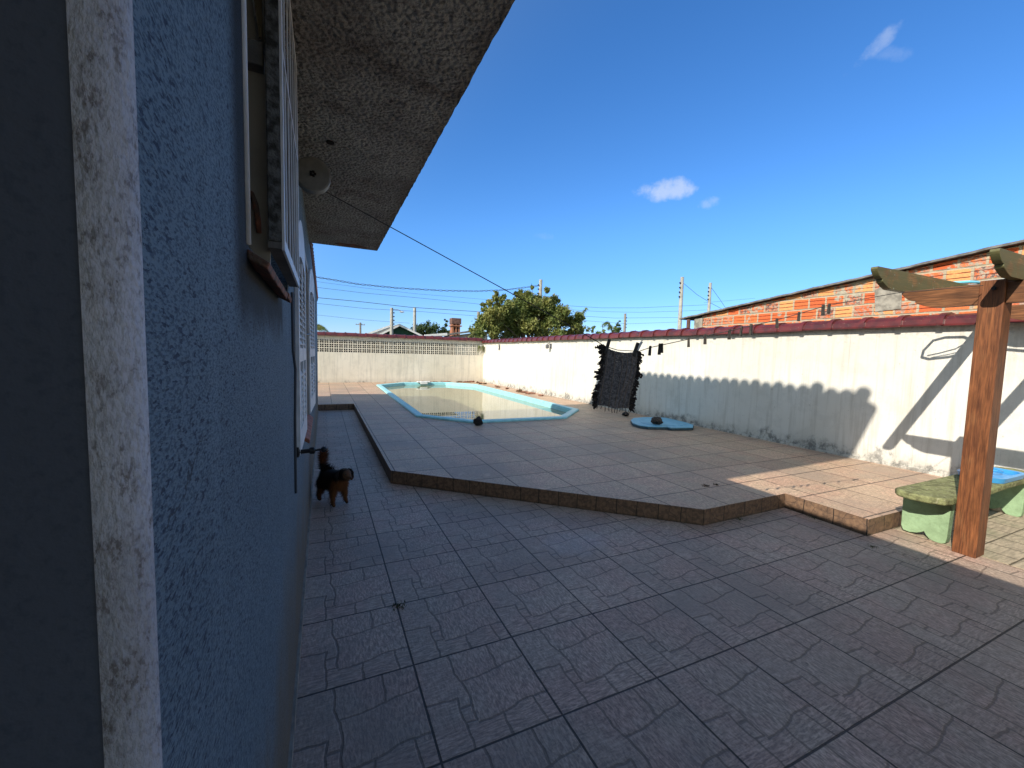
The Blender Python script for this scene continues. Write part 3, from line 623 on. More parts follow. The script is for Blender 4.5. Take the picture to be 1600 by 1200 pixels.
# pegs
def peg_mesh():
    mb = MB()
    for s_ in (-1, 1):
        mb.hexa([(s_*.001, -.006, -.058), (s_*.009, -.006, -.058), (s_*.009, .006, -.058), (s_*.001, .006, -.058)], [(s_*.0015, -.006, .012), (s_*.0065, -.006, .012), (s_*.0065, .006, .012), (s_*.0015, .006, .012)])
    mb.tube([(-.008, 0, -.018), (.008, 0, -.018)], .005, 8); return mb
pegs = [(1016, 543, 'grey wooden peg hanging alone on the cord, first to the right of the rag mat'), (1030, 541, 'grey wooden peg, left one of the close pair near the rag mat'), (1035, 540, 'grey wooden peg, right one of the close pair near the rag mat'),
        (1076, 532, 'peg hanging alone in front of the white wall, right of the close pair'), (1101, 527, 'small peg below the red coping, left of the thick peg just under it'),
        (1140, 519, 'thick peg just under the red coping, left of a thin peg'), (1158, 516, 'thin peg just under the red coping between two thick pegs'), (1172, 513, 'peg hanging across the lower edge of the red coping'),
        (1214, 500, 'peg on the cord where it crosses the red coping tiles'), (1247, 492, 'peg in front of the lowest brick course above the red coping'), (1287, 480, 'left peg of the pair in front of the bare brick wall'), (1294, 477, 'right peg of the pair in front of the bare brick wall')]
p0 = None
for i, (u, v, lb) in enumerate(pegs):
    best = None
    for a, b in zip(LP[:-1], LP[1:]):
        for t in range(21):
            q = a.lerp(b, t/20); dd = (q-CAM); uu = 800+FPX*dd.dot(RT)/dd.dot(F)
            if best is None or abs(uu-u) < best[0]: best = (abs(uu-u), q)
    q = best[1]
    if p0 is None: p0 = peg_mesh().build('clothes_peg', MT['peg_wood']); o = p0
    else: o = p0.copy(); COL.objects.link(o)
    o.location = q; o.rotation_euler = (random.uniform(-.08, .08), random.uniform(-.06, .06), -.25+random.uniform(-.5, .5)); s_ = random.uniform(.9, 1.1); o.scale = (s_, s_, s_)
    tag(o, lb, 'clothes peg', 'pegs on the clothesline')
for (u, v, lb, rot) in ((949, 545, 'dark peg clipping the left corner of the rag mat to the cord', .25), (993, 550, 'dark peg clipping the right corner of the rag mat to the cord', .28)):
    q = lp(u, v, LA, LB); o = p0.copy(); COL.objects.link(o); o.location = q+Vector((0, -.012, .045)); o.rotation_euler = (0, rot, -.25); o.scale = (1.2, 1.2, 1.35); tag(o, lb, 'clothes peg', 'pegs on the clothesline')
o = p0.copy(); COL.objects.link(o); q = lp(997, 548, LA, LB); o.location = q+Vector((.01, -.014, .05)); o.rotation_euler = (0, .5, -.25); o.data = p0.data.copy(); o.data.materials[0] = MT['peg_white']; tag(o, 'white plastic peg at the top right corner of the rag mat', 'clothes peg', 'pegs on the clothesline')
# rag mat
def rag():
    A = lp(944, 540, LA, LB); B = lp(997, 548, LA, LB); dx = (B-A); w = dx.length; dx.normalize(); ny = Vector((-dx.y, dx.x, 0)).normalized(); hgt = .385
    rt = thing('rag_mat', 'dark shaggy mat of woven rag strips hanging pegged on the clothesline', 'mat', tuple((A+B)/2))
    def Q(s_, t, off=0): # s 0..1, t 0..1
        sg = .022*sin(pi*s_); dw = .012*sin(t*5)-.02*t
        return A+dx*(w*s_+dw)+Vector((0, 0, -.005-sg*(1-t)-hgt*t+.004*sin(s_*9)*t))+ny*(off+.018*sin(s_*7+t*2))
    mb = MB(); NC = 34
    for i in range(NC):
        s_ = i/(NC-1); pts = [Q(s_+.006*sin(k*1.3+i), k/26, .003*sin(k*2.1+i*3)) for k in range(27)]
        mb.tube(pts, [.0052*(1+.35*sin(k*1.7+i*2.3)) for k in range(27)], 5)
    for j in range(30):
        t = (j+.5)/30; mb.tube([Q(k/24, t+.006*sin(k*1.1+j), .002*sin(k*3.+j)) for k in range(25)], .0048, 5)
    mb.build('weave', MT['rag'], rt)
    for side in (0, 1):
        mb = MB(); og = -1 if side == 0 else 1
        for k in range(150):
            t = random.random()*1.03; base = Q(side, min(t, 1)); L_ = random.uniform(.006, .03 if side else .042)*(.5+mnoise.noise(Vector((t*7, side, 0)))+.4)
            e = base+dx*og*abs(L_)+ny*random.uniform(-.02, .02)+Vector((0, 0, random.uniform(-.022, .012)))
            mb.tube([base-dx*og*.008, base.lerp(e, .5)+Vector((0, 0, .004)), e], [.005, random.uniform(.005, .009), .003], 5)
            if k % 3 == 0: mb.blob(e, random.uniform(.006, .012), k, .9, 1, (1, .5, 1))
        mb.build('fringe', MT['rag_dark'], rt)
    mb = MB()
    for i in range(11):
        s_ = .03+.94*i/10; p = Q(s_, 1.0); l = random.uniform(.02, .045); mb.tube([p, p+Vector((.003*sin(i), 0, -l*.5)), p+Vector((-.004*cos(i), 0, -l))], .0028, 5)
    for s_ in (.08, .3, .48, .62, .78, .93):
        mb.tube([Q(s_+.01*sin(k*.7), k/14, -.008) for k in range(15)], .0026, 5)
    mb.build('cords', MT['rag_cord'], rt)
rag()

# tap on the house wall
tap = thing('wall_tap', 'black garden tap sticking out low on the blue wall beside the dog', 'tap', (WX, 2.27, 1.01))
z = 1.0; mb = MB(); mb.lathe([(.028, 0), (.028, .01), (.016, .016)], (WX, 2.27, z), 0, 16); mb.tube([(WX+.012, 2.27, z), (WX+.06, 2.27, z+.002)], .011, 10); mb.lathe([(.010, 0), (.017, .006), (.017, .024), (.010, .03)], (WX+.055, 2.27, z+.002), 0, 12); mb.tube([(WX+.085, 2.27, z+.003), (WX+.112, 2.27, z+.004)], .005, 8)
mb.build('body', MT['black_plastic'], tap, smooth=False); mb = MB(); mb.blob((WX+.124, 2.27, z+.004), .016, 3, .15, 2, (1, 1, .9)); mb.build('knob', MT['black_plastic'], tap, smooth=True)

# ------------------------------------------------------------------ walls round the yard
XW = 6.87
def coping(parent, A, B, zc, wdt, pitch, axis):
    mb = MB(); L = B-A; n = int(L/pitch)
    for i in range(n+1):
        a0 = A+i*pitch; a1 = min(a0+pitch*1.06, B)
        if a1-a0 < .05: continue
        jz = random.uniform(-.006, .006)
        for (s0, s1, k) in ((a0, a0+.06, 1.16), (a0+.0601, a1, 1.0)):
            prof = []; w = wdt/2*k
            for j in range(9):
                t = pi*j/8; prof.append((parent[1]+w*cos(t), zc+jz+.125*k*sin(t)**.8))
            prof += [(parent[1]-w, zc+jz-.022), (parent[1]-w+.015, zc+jz-.022), (parent[1]-w+.03, zc+jz), (parent[1]+w-.03, zc+jz), (parent[1]+w-.015, zc+jz-.022), (parent[1]+w, zc+jz-.022)]
            mb.ext(prof, 1 if axis == 0 else 0, s0, s1)
    return mb
rw = thing('garden_wall', 'long white plastered wall along the right side with dark red coping', 'wall', (XW, 8, 0))
mb = MB(); mb.box(XW, XW+.16, -4, 18.6, -.4, 2.0); mb.build('wall_face', MT['white_plaster'], rw)
mb = MB(); mb.box(XW-.03, XW-.001, 1.885, 18.3, DZ, DZ+.035); mb.box(XW-.03, XW-.001, -4, 1.884, 0.006, .05); mb.build('plinth', MT['white_plaster'], rw)
coping(('x', XW+.07), -4, 18.5, 2.0, .34, .40, 0).build('coping', MT['red_glaze'], rw)
bwY = 18.35
bw = thing('back_wall', 'cream wall behind the pool with three rows of pierced blocks and thin red coping', 'wall', (3, bwY, 0))
mb = MB(); mb.box(-6, XW-.001, bwY, bwY+.16, -.4, 1.385); mb.box(-6, XW-.001, bwY, bwY+.16, 1.927, 2.08); mb.build('wall_face', MT['cream_plaster'], bw)
mb = MB(); BP = (6.70+.15)/38; BH = (1.926-1.386)/3
for i in range(-3, 38):
    x0 = -.15+i*BP
    for j in range(3):
        z0 = 1.386+j*BH; fr = .0165; y0, y1 = bwY+.004, bwY+.06
        # frame of four bars, a cross, and corner fillets leave four lobed holes
        mb.box(x0, x0+BP, y0, y1, z0, z0+fr); mb.box(x0, x0+BP, y0, y1, z0+BH-fr, z0+BH); mb.box(x0, x0+fr, y0, y1, z0+fr, z0+BH-fr); mb.box(x0+BP-fr, x0+BP, y0, y1, z0+fr, z0+BH-fr)
        cx, cz = x0+BP/2, z0+BH/2; h_ = .009
        for (ax_, az_) in ((1, 0), (-1, 0), (0, 1), (0, -1)):
            # triangular webs pointing at the centre
            if ax_: mb.ext([(cx+ax_*(BP/2-fr), cz-.011), (cx+ax_*.012, cz-.006), (cx+ax_*.012, cz+.006), (cx+ax_*(BP/2-fr), cz+.011)], 1, y0, y1)
            else: mb.ext([(cx-.011, cz+az_*(BH/2-fr)), (cx-.006, cz+az_*.012), (cx+.006, cz+az_*.012), (cx+.011, cz+az_*(BH/2-fr))], 1, y0, y1)
        mb.box(cx-h_, cx+h_, y0, y1, cz-h_, cz+h_)
mb.build('pierced_blocks', MT['cream_plaster'], bw)
mb = MB(); mb.box(6.66, XW-.001, bwY-.002, bwY+.16, 1.386, 1.926); mb.build('pier', MT['cream_plaster'], bw)
coping(('y', bwY+.05), -6, 6.8, 2.08, .30, .40, 1).build('coping', MT['red_glaze'], bw)
# things fixed on the right wall
def sconce(y, z, nm, lb, k):
    t = thing(nm, lb, 'wall lamp' if k == 0 else 'ornament', (XW, y, z)); mb = MB()
    if k == 0:
        mb.box(XW-.02, XW-.001, y-.06, y+.06, z-.10, z+.06); mb.tube([(XW-.02, y, z+.03), (XW-.12, y, z+.06), (XW-.14, y, z+.02)], .012, 8); mb.build('bracket', MT['sconce_metal'], t)
        mb = MB(); mb.lathe([(.03, .06), (.06, .03), (.055, -.06), (.03, -.08)], (XW-.14, y, z-.03), 2, 12); mb.build('lantern', MT['sconce_metal'], t)
    else:
        mb.box(XW-.015, XW-.001, y-.05, y+.05, z-.16, z-.02); mb.blob((XW-.03, y, z), .06, 4, .4, 1, (.4, 1, 1.4)); mb.blob((XW-.03, y+.03, z-.14), .045, 6, .4, 1, (.4, 1, 1.5)); mb.build('plate', MT['sconce_metal'], t)
sconce(11.98, 1.82, 'wall_lamp', 'small dark lantern high on the sunlit white wall near the pool', 0); sconce(16.36, 1.83, 'wall_ornament', 'small dark ornament high on the white wall close to the back corner', 1)
# pot with hanging plant in the corner
t = thing('hanging_plant', 'pale hanging plant in the far corner where the two walls meet', 'plant', (6.7, 18.2, 1.9)); mb = MB(); mb.lathe([(.05, -.08), (.09, 0), (.09, .02)], (6.68, 18.16, 1.85), 2, 12); mb.build('pot', MT['old_white'], t)
mb = MB()
for k in range(46):
    a = random.uniform(0, 6.28); l = random.uniform(.1, .38); c = Vector((6.68+.08*cos(a), 18.16+.08*sin(a), 1.86)); e = c+Vector((.09*cos(a), .09*sin(a), -l)); mb.tube([c, c.lerp(e, .4)+Vector((0, 0, .05)), e], [.004, .012, .002], 4)
mb.build('leaves', MT['palm_leaf'], t)

# ------------------------------------------------------------------ pergola
pg = thing('pergola', 'brown wooden pergola with mossy curved rafter tails at the right', 'pergola', (4.72, 1.39, 0))
mb = MB(); PX0, PX1, PY0, PY1 = 4.640, 4.795, 1.325, 1.462
mb.prism([(PX0, PY0), (PX1, PY0), (PX1, PY1), (PX0, PY1)], 0, 2.165); mb.build('post', MT['post_wood'], pg, bevel=.004)
mb = MB(); mb.prism([(6.50, -1.2), (6.64, -1.2), (6.64, -1.06), (6.50, -1.06)], 0, 2.0); mb.build('post', MT['post_wood'], pg, bevel=.004)
mb = MB(); mb.prism([(4.64, -1.2), (4.78, -1.2), (4.78, -1.06), (4.64, -1.06)], 0, 2.0); mb.build('post', MT['post_wood'], pg, bevel=.004)
def tailed(y1, y0, zb, zt): # outline of a board whose far end (y1) is cut in a scallop
    D = zt-zb; o_ = [(y0, zb), (y1-.24, zb)]
    for i in range(7): t = i/6; o_.append((y1-.24+.13*t, zb+D*.28*(t**1.4)))
    o_ += [(y1-.10, zb+D*.34), (y1-.10, zb+D*.44)]
    for i in range(7): t = i/6; o_.append((y1-.085+.075*t, zb+D*(.44+.34*t**1.6)))
    o_ += [(y1, zb+D*.88), (y1-.004, zt-.004), (y1-.02, zt), (y0, zt)]; return o_
mb = MB(); mb.ext(tailed(1.95, 1.4625, 1.985, 2.145), 0, 4.665, 4.725); mb.ext([(-2.5, 1.985), (1.3245, 1.985), (1.3245, 2.145), (-2.5, 2.145)], 0, 4.665, 4.725); mb.build('beam', MT['beam_wood'], pg, bevel=.003)
mb = MB(); mb.ext(tailed(1.95, -2.5, 1.985, 2.145), 0, 6.50, 6.56); mb.build('beam', MT['beam_wood'], pg, bevel=.003)
for yr in (1.955, 1.27, .585, -.1, -.8, -1.5):
    mb = MB(); o_ = [(9.-p[0], p[1]) for p in tailed(4.80, 2.15, 2.146, 2.318)]
    mb.ext(o_, 1, yr-.024, yr+.024); mb.build('rafter', MT['rafter_wood'], pg, bevel=.003)
mb = MB(); mb.lathe([(.014, 0), (.014, .03)], (PX0-.02, 1.38, 2.10), 0, 10); mb.build('bolt', MT['dark_metal'], pg)
# pool net lying on the rafters
nt = thing('pool_net', 'blue framed pool net with a long pale pole lying on top of the pergola', 'pool net', (6.0, 2.05, 2.35))
ZN = 2.345; fr = [(5.83, 2.24), (5.80, 2.16), (5.84, 2.00), (5.88, 1.93), (5.98, 1.90), (6.12, 1.92), (6.17, 2.0), (6.17, 2.16), (6.12, 2.25), (5.95, 2.27), (5.83, 2.24)]
mb = MB(); mb.tube([(x, y, ZN) for x, y in fr], .014, 8); mb.build('frame', MT['net_frame_blue'], nt, smooth=True)
mb = MB()
mb.tube([(5.86, 2.2, ZN), (5.93, 2.12, ZN-.02), (6.0, 2.0, ZN-.015), (6.1, 1.93, ZN)], .007, 6); mb.tube([(5.83, 2.15, ZN), (5.90, 2.02, ZN-.01), (5.95, 1.91, ZN)], .005, 6)
mb.build('net', MT['wave_net'], nt)
mb = MB(); mb.tube([(6.02, 1.905, ZN), (5.9, 1.2, ZN+.005), (5.2, -1.6, ZN+.005)], .014, 10); mb.build('pole', MT['pole_cream'], nt, smooth=True)

# ------------------------------------------------------------------ bench and tray
bn = thing('bench', 'weathered green concrete bench with a mossy slab top beside the wooden post', 'bench', (5.5, 1.66, 0))
mb = MB(); zt = .43
out = []
for (x, y) in ((4.56, 1.83), (4.50, 1.79), (4.475, 1.70), (4.50, 1.58), (4.56, 1.50), (4.64, 1.48), (5.2, 1.475), (5.8, 1.49), (6.58, 1.50), (6.66, 1.56), (6.68, 1.7), (6.62, 1.83), (5.6, 1.835)): out.append((x+random.uniform(-.006, .006), y+random.uniform(-.006, .006)))
mb.prism(out, zt-.06, zt); mb.build('seat', MT['mossy_concrete'], bn, bevel=.018, seg=3)
for x in (4.74, 6.33):
    mb = MB(); prof = [(1.528, .06), (1.535, .015), (1.56, 0), (1.60, .0), (1.635, .008), (1.66, .035), (1.675, .062), (1.69, .048), (1.72, .03), (1.77, .016), (1.815, .02), (1.832, .06), (1.835, .33), (1.83, zt-.062), (1.52, zt-.062), (1.522, .3)]
    mb.ext(prof, 0, x, x+.075); mb.build('leg', MT['green_concrete'], bn, bevel=.006)
tr = thing('plastic_tray', 'bright blue plastic tray with rounded corners on the right end of the green bench', 'tray', (6.0, 1.66, zt))
def rrect(x0, x1, y0, y1, r, n=6):
    o_ = []
    for cx, cy, a0 in ((x1-r, y0+r, -pi/2), (x1-r, y1-r, 0), (x0+r, y1-r, pi/2), (x0+r, y0+r, pi)):
        for k in range(n+1): a = a0+pi/2*k/n; o_.append((cx+r*cos(a), cy+r*sin(a)))
    return o_
mb = MB(); R1 = rrect(5.62, 6.22, 1.50, 1.80, .09); R2 = rrect(5.605, 6.235, 1.485, 1.815, .1); R3 = rrect(5.64, 6.20, 1.52, 1.78, .08)
a0 = mb.vs([(x, y, zt+.002) for x, y in R1]); mb.face([a0+i for i in range(len(R1))]); ring(mb, R1, zt+.002, R2, zt+.05); ring(mb, R2, zt+.05, R3, zt+.05); ring(mb, R3, zt+.05, R3, zt+.02); a0 = mb.vs([(x, y, zt+.02) for x, y in R3]); mb.face([a0+i for i in range(len(R3))])
mb.build('dish', MT['tray_blue'], tr)
mb = MB(); mb.tube([(6.0+.07*cos(a)*1.2, 1.66+.06*sin(a), zt+.058+.006*sin(2*a)) for a in [k*.42 for k in range(20)]], .007, 6); o = mb.build('rope_loop', MT['tray_blue'], None, smooth=True); tag(o, 'small loop of blue rope lying in the blue tray', 'rope')
mb = MB(); mb.blob((5.74, 1.69, zt+.05), .05, 9, .5, 2, (1.7, 1, .5)); mb.blob((5.82, 1.65, zt+.055), .035, 5, .5, 2, (1.5, 1, .5)); o = mb.build('rag_cloth', MT['cloth_white'], None, smooth=True); tag(o, 'crumpled white cloth on the left side of the blue tray', 'cloth')

# ------------------------------------------------------------------ deck objects
bd = [(5.62, 6.05), (5.66, 6.45), (5.82, 6.78), (6.10, 6.98), (6.42, 7.02), (6.62, 6.93), (6.72, 6.75), (6.80, 6.35), (6.84, 6.0), (6.80, 5.93), (6.60, 5.90), (6.45, 5.93), (6.30, 5.86), (6.1, 5.84), (5.9, 5.85), (5.72, 5.90)]
D0 = [at(u, v, 2, DZ+.02) for u, v in ((985, 659), (989, 656), (1005, 654.5), (1022, 654.5), (1040, 655.5), (1056, 659), (1072, 663), (1084, 667), (1083, 671), (1065, 671.5), (1048, 671.5), (1042, 670), (1030, 670), (1012, 669.5), (998, 667.5), (988, 664))]
board = thing('foam_board', 'pale blue foam board lying on the deck by the white wall under a rock', 'board', tuple(at(1035, 662, 2, DZ)))
mb = MB(); poly = [(p.x, p.y) for p in D0]; mb.prism(poly, DZ+.004, DZ+.045); mb.build('underside', MT['foam_edge'], board, bevel=.006)
cx = sum(p[0] for p in poly)/len(poly); cy = sum(p[1] for p in poly)/len(poly); mb = MB(); mb.prism([(cx+(x-cx)*.985, cy+(y-cy)*.985) for x, y in poly], DZ+.0455, DZ+.062); mb.prism([(cx+(x-cx)*.7, cy+(y-cy)*.7) for x, y in poly], DZ+.0625, DZ+.07); mb.build('top_face', MT['foam_blue'], board, bevel=.004)
def rock(name, c, r, seed, mat, label, sq=(1, 1, .75)):
    mb = MB(); mb.blob((0, 0, r*sq[2]*.92), r, seed, .24, 3, sq); o = mb.build(name, mat, smooth=True); o.location = c; tag(o, label, 'rock')
p = at(1026, 663, 2, DZ+.07); rock('rock', (p.x, p.y, DZ+.07), .10, 2, MT['rock'], 'rough brown rock holding down the pale blue foam board')
p = at(977.5, 650, 2, DZ); rock('rock', (p.x, p.y, DZ), .075, 5, MT['dark_rock'], 'small dark rock lying alone on the deck left of the blue board', (1.05, 1, .62))
p = at(747, 664.5, 2, DZ); rock('rock', (p.x, p.y, DZ), .085, 8, MT['dark_rock'], 'round black rock leaning on the near rim of the pool', (1, .9, .95))
# broken tiles and leaves along the far side of the pool
for k in range(34):
    far = k < 19
    q = Vector((random.uniform(3.6, 6.3), 18.12+random.uniform(-.12, .1), DZ)) if far else Vector((6.45+random.uniform(-.16, .14), random.uniform(11.8, 17.9), DZ))
    mb = MB(); L_ = random.uniform(.05, .13); mb.blob((0, 0, .02), L_, k*1.7, .8, 1, (1.2, .6, .38)); mb.blob((L_*.8, .03, .03), L_*.6, k*2.3, .8, 1, (1, .8, .5))
    o = mb.build('tile_shard', MT['old_terracotta' if k % 3 else 'leaf_litter']); o.location = q; o.rotation_euler = (0, 0, random.uniform(0, 6.28))
    tag(o, 'broken reddish tile bits and litter %s' % ('along the foot of the back wall beyond the pool' if far else 'between the far pool rim and the white wall'), 'rubble', 'tile rubble by the back wall' if far else 'tile rubble by the side wall')
# scraps of dirt and weeds on the floors
def weed(c, n, r, label, mat='moss'):
    mb = MB()
    for k in range(n):
        a = random.uniform(0, 6.28); d = random.uniform(0, r); p = Vector((d*cos(a), d*sin(a), .001)); e = p+Vector((random.uniform(-.012, .012), random.uniform(-.012, .012), random.uniform(.004, .018))); s_ = .003
        b = mb.vs([p+Vector((s_, 0, 0)), p-Vector((s_, 0, 0)), e]); mb.face((b, b+1, b+2))
    o = mb.build('weed', MT[mat], recalc=False); o.location = c; tag(o, label, 'weed')
weed((.40, 2.40, 0), 60, .05, 'tuft of weed in the tile joint in front of the dog'); weed((4.10, 1.75, 0), 60, .05, 'tuft of weed in the tile joint below the deck corner near the bench'); weed((3.58, 2.55, 0), 50, .05, 'tuft of weed at the foot of the deck step in shade'); weed((4.30, 2.32, 0), 50, .06, 'tuft of weed below the sunlit deck step')
weed((3.72, 3.07, DZ), 90, .045, 'scattered dark droppings on the shaded deck near its corner', 'leaf_litter'); weed((3.86, 3.06, DZ), 60, .03, 'small dark crumbs on the deck right of the scattered droppings', 'leaf_litter')

# ------------------------------------------------------------------ dog
def dog():
    pos = Vector((.085, 4.33, 0)); hd = Vector((.47, -.88, 0)).normalized(); side = Vector((-hd.y, hd.x, 0))
    dg = thing('dog', 'small long-haired dark brown dog with tan legs and raised tail standing by the blue wall', 'dog', tuple(pos))
    def Wd(p): return (hd*p[0]+side*p[1]+Vector((0, 0, p[2])))*1.13
    V = []; E = []; Rr = []
    def add(p, r, par=None):
        V.append(tuple(Wd(p))); Rr.append(r*(1.17 if r > .04 else 1.0)); i = len(V)-1
        if par is not None: E.append((par, i))
        return i
    pel = add((-.12, 0, .215), .062); mid = add((-.03, 0, .215), .070, pel); ch = add((.07, 0, .215), .078, mid); nk = add((.125, 0, .262), .056, ch); hdn = add((.165, .0, .298), .053, nk); fh = add((.195, 0, .300), .045, hdn); mz = add((.232, 0, .278), .027, fh); ns = add((.252, 0, .272), .018, mz)
    t1 = add((-.165, 0, .26), .03, pel); t2 = add((-.185, 0, .33), .026, t1); t3 = add((-.18, 0, .39), .034, t2); t4 = add((-.155, 0, .435), .024, t3)
    for s_ in (-1, 1):
        a = add((.085, s_*.046, .16), .034, ch); b = add((.080, s_*.054, .10), .024, a); c = add((.086, s_*.058, .045), .016, b); d = add((.098, s_*.060, .018), .018, c); add((.118, s_*.060, .013), .012, d)
        a = add((-.125, s_*.048, .16), .042, pel); b = add((-.100, s_*.056, .115), .032, a); c = add((-.150, s_*.057, .07), .021, b); d = add((-.140, s_*.058, .02), .020, c); add((-.115, s_*.058, .014), .014, d)
    me = bpy.data.meshes.new('body'); me.from_pydata(V, E, []); o = bpy.data.objects.new('body', me); COL.objects.link(o)
    md = o.modifiers.new('skin', 'SKIN'); md.use_smooth_shade = True
    for i, sv in enumerate(me.skin_vertices[0].data): sv.radius = (Rr[i], Rr[i]); sv.use_root = (i == pel)
    o.modifiers.new('sub', 'SUBSURF').levels = 2
    dp = bpy.context.evaluated_depsgraph_get(); ev = o.evaluated_get(dp); m2 = bpy.data.meshes.new_from_object(ev)
    bpy.data.objects.remove(o); m2.name = 'body'
    o = bpy.data.objects.new('body', m2); COL.objects.link(o); o.parent = dg
    # coat colour: near-black back, tan legs, chest and tail tip, pale crown
    def coat(name):
        m, g = newmat(name, .8, .15); P = g.obj(); s3 = g.sep(P)
        f = g.dot(P, tuple(hd)); z = s3[2]; n = g.mul(g.sub(g.noise(P, 22., 3.), .5), .10)
        c = (.012, .008, .006); tan = (.13, .05, .016)
        c = g.mix(g.ss(g.add(z, n), .10, .17, 1., 0.), c, (.085, .032, .013))
        c = g.mix(g.mul(g.ss(g.add(f, n), .06, .12), g.ss(z, .24, .30, 1., 0.)), c, tan)
        c = g.mix(g.mul(g.ss(g.add(z, n), .35, .40), g.m('LESS_THAN', f, -.05)), c, (.13, .045, .018))
        c = g.mix(g.mul(g.ss(f, .17, .21), g.ss(g.add(z, g.mul(n, .3)), .375, .39)), c, (.13, .085, .05))
        c = g.mix(g.mul(g.ss(g.add(f, g.mul(n, .3)), .215, .245), .8), c, (.12, .065, .035))
        c = g.mix(g.ss(g.add(z, n), .02, .07, .6, 0.), c, (.02, .012, .008))
        g.col(g.scale_col(c, g.add(.5, g.noise(P, 70., 3.)))); return m
    cm = coat('dog_coat'); m2.materials.clear(); m2.materials.append(cm)
    for p_ in m2.polygons: p_.use_smooth = True; p_.material_index = 0
    # hair tufts
    import bisect
    vv = [v.co.copy() for v in m2.vertices]; tris = []; acc = []; tot = 0
    for p_ in m2.polygons:
        ids = list(p_.vertices)
        for k in range(1, len(ids)-1): a, b, c = vv[ids[0]], vv[ids[k]], vv[ids[k+1]]; ar = (b-a).cross(c-a).length; tot += ar; tris.append((a, b, c, p_.normal.copy())); acc.append(tot)
    mb = MB()
    for k in range(16000):
        a, b, c, n = tris[min(bisect.bisect(acc, random.random()*tot), len(tris)-1)]
        r1, r2 = random.random(), random.random()
        if r1+r2 > 1: r1, r2 = 1-r1, 1-r2
        q = a+(b-a)*r1+(c-a)*r2
        if q.z < .03: continue
        f = q.dot(hd); L_ = random.uniform(.014, .042)*(.5 if f > .17 else 1)*(.7 if q.z < .1 else 1)*(1.35 if (q.z > .3 and f < -.1) else 1)
        e = q+(n*.55+Vector((0, 0, -.75))-hd*.25+Vector((random.uniform(-.3, .3), random.uniform(-.3, .3), random.uniform(-.3, .3))))*L_
        if q.z > .3 and f < -.1: e = q+(n*.9+Vector((0, 0, .3))+Vector((random.uniform(-.4, .4), random.uniform(-.4, .4), 0)))*L_
        sd_ = n.cross(e-q).normalized()*.0018; i = mb.vs([q-sd_-n*.002, q+sd_-n*.002, e]); mb.face((i, i+1, i+2))
    off = WL[dg.name]; mb.v = [v+off for v in mb.v]; mb.build('hair', cm, dg, recalc=False)
    for s_ in (-1, 1):
        mb = MB(); pts = [Wd(p) for p in ((.155, s_*.042, .325), (.158, s_*.060, .312), (.162, s_*.069, .285), (.165, s_*.070, .250), (.166, s_*.066, .225))]
        mb.tube([p+off for p in pts], [.008, .017, .022, .020, .008], 8); mb.build('ear', cm, dg, smooth=True)
        mb = MB(); mb.blob(Wd((.222, s_*.022, .306))+off, .0065, 1, 0, 2); mb.build('eye', MT['black_plastic'], dg, smooth=True)
    mb = MB(); mb.blob(Wd((.262, 0, .278))+off, .010, 1, .05, 2, (1, 1, .8)); mb.build('nose', MT['black_plastic'], dg, smooth=True)
dog()

# ------------------------------------------------------------------ neighbouring brick building
nb = thing('brick_building', 'bare orange hollow-brick building with a sloping dark roof edge behind the white wall', 'building', (7.6, 4, 0))
def vz(y): return 2.40+(7.15-y)*.113
mb = MB(); mb.ext([(-4, -.4), (6.62, -.4), (6.62, vz(6.62)-.012), (-4, vz(-4)-.012)], 0, 7.6, 7.8); mb.build('brick_wall', MT['hollow_brick'], nb)
mb = MB(); mb.box(7.58, 7.8, 6.6, 6.82, -.4, 2.40); mb.build('cement_pier', MT['cement'], nb)
mb = MB(); mb.ext([(3.16, 2.30), (3.47, 2.28), (3.5, 2.60), (3.42, 2.66), (3.17, 2.64)], 0, 7.588, 7.599); mb.build('render_patch', MT['cement'], nb, bevel=.004)
mb = MB(); N = 90; a = []
for i in range(N+1):
    y = 7.18-(7.18+4)*i/N; j = .012*mnoise.noise(Vector((y*5, 0, 0))); a.append((y, vz(y)+j))
lo_ = mb.vs([(7.50+.01*mnoise.noise(Vector((y*7, 3, 0))), y, z) for y, z in a]); hi_ = mb.vs([(7.50, y, z+.03) for y, z in a]); l2 = mb.vs([(14, y, z) for y, z in a]); h2 = mb.vs([(14, y, z+.045) for y, z in a])
for i in range(N):
    mb.face((lo_+i, lo_+i+1, hi_+i+1, hi_+i)); mb.face((hi_+i, hi_+i+1, h2+i+1, h2+i)); mb.face((lo_+i, l2+i, l2+i+1, lo_+i+1))
mb.face((lo_, hi_, h2, l2)); mb.build('roof', MT['fibre_roof'], nb)
mb = MB(); mb.box(7.9, 8.0, 6.4, 7.05, -.4, 2.33); mb.build('painted_gap_shade', MT['dark_gap'], nb)  # near-black panel: shade of the opening under the roof end, put into the colour
mb = MB(); mb.tube([(7.55, 6.95, 2.0), (7.55, 6.95, 2.39)], .04, 8); mb.build('corner_prop', MT['tank_wood'], nb)

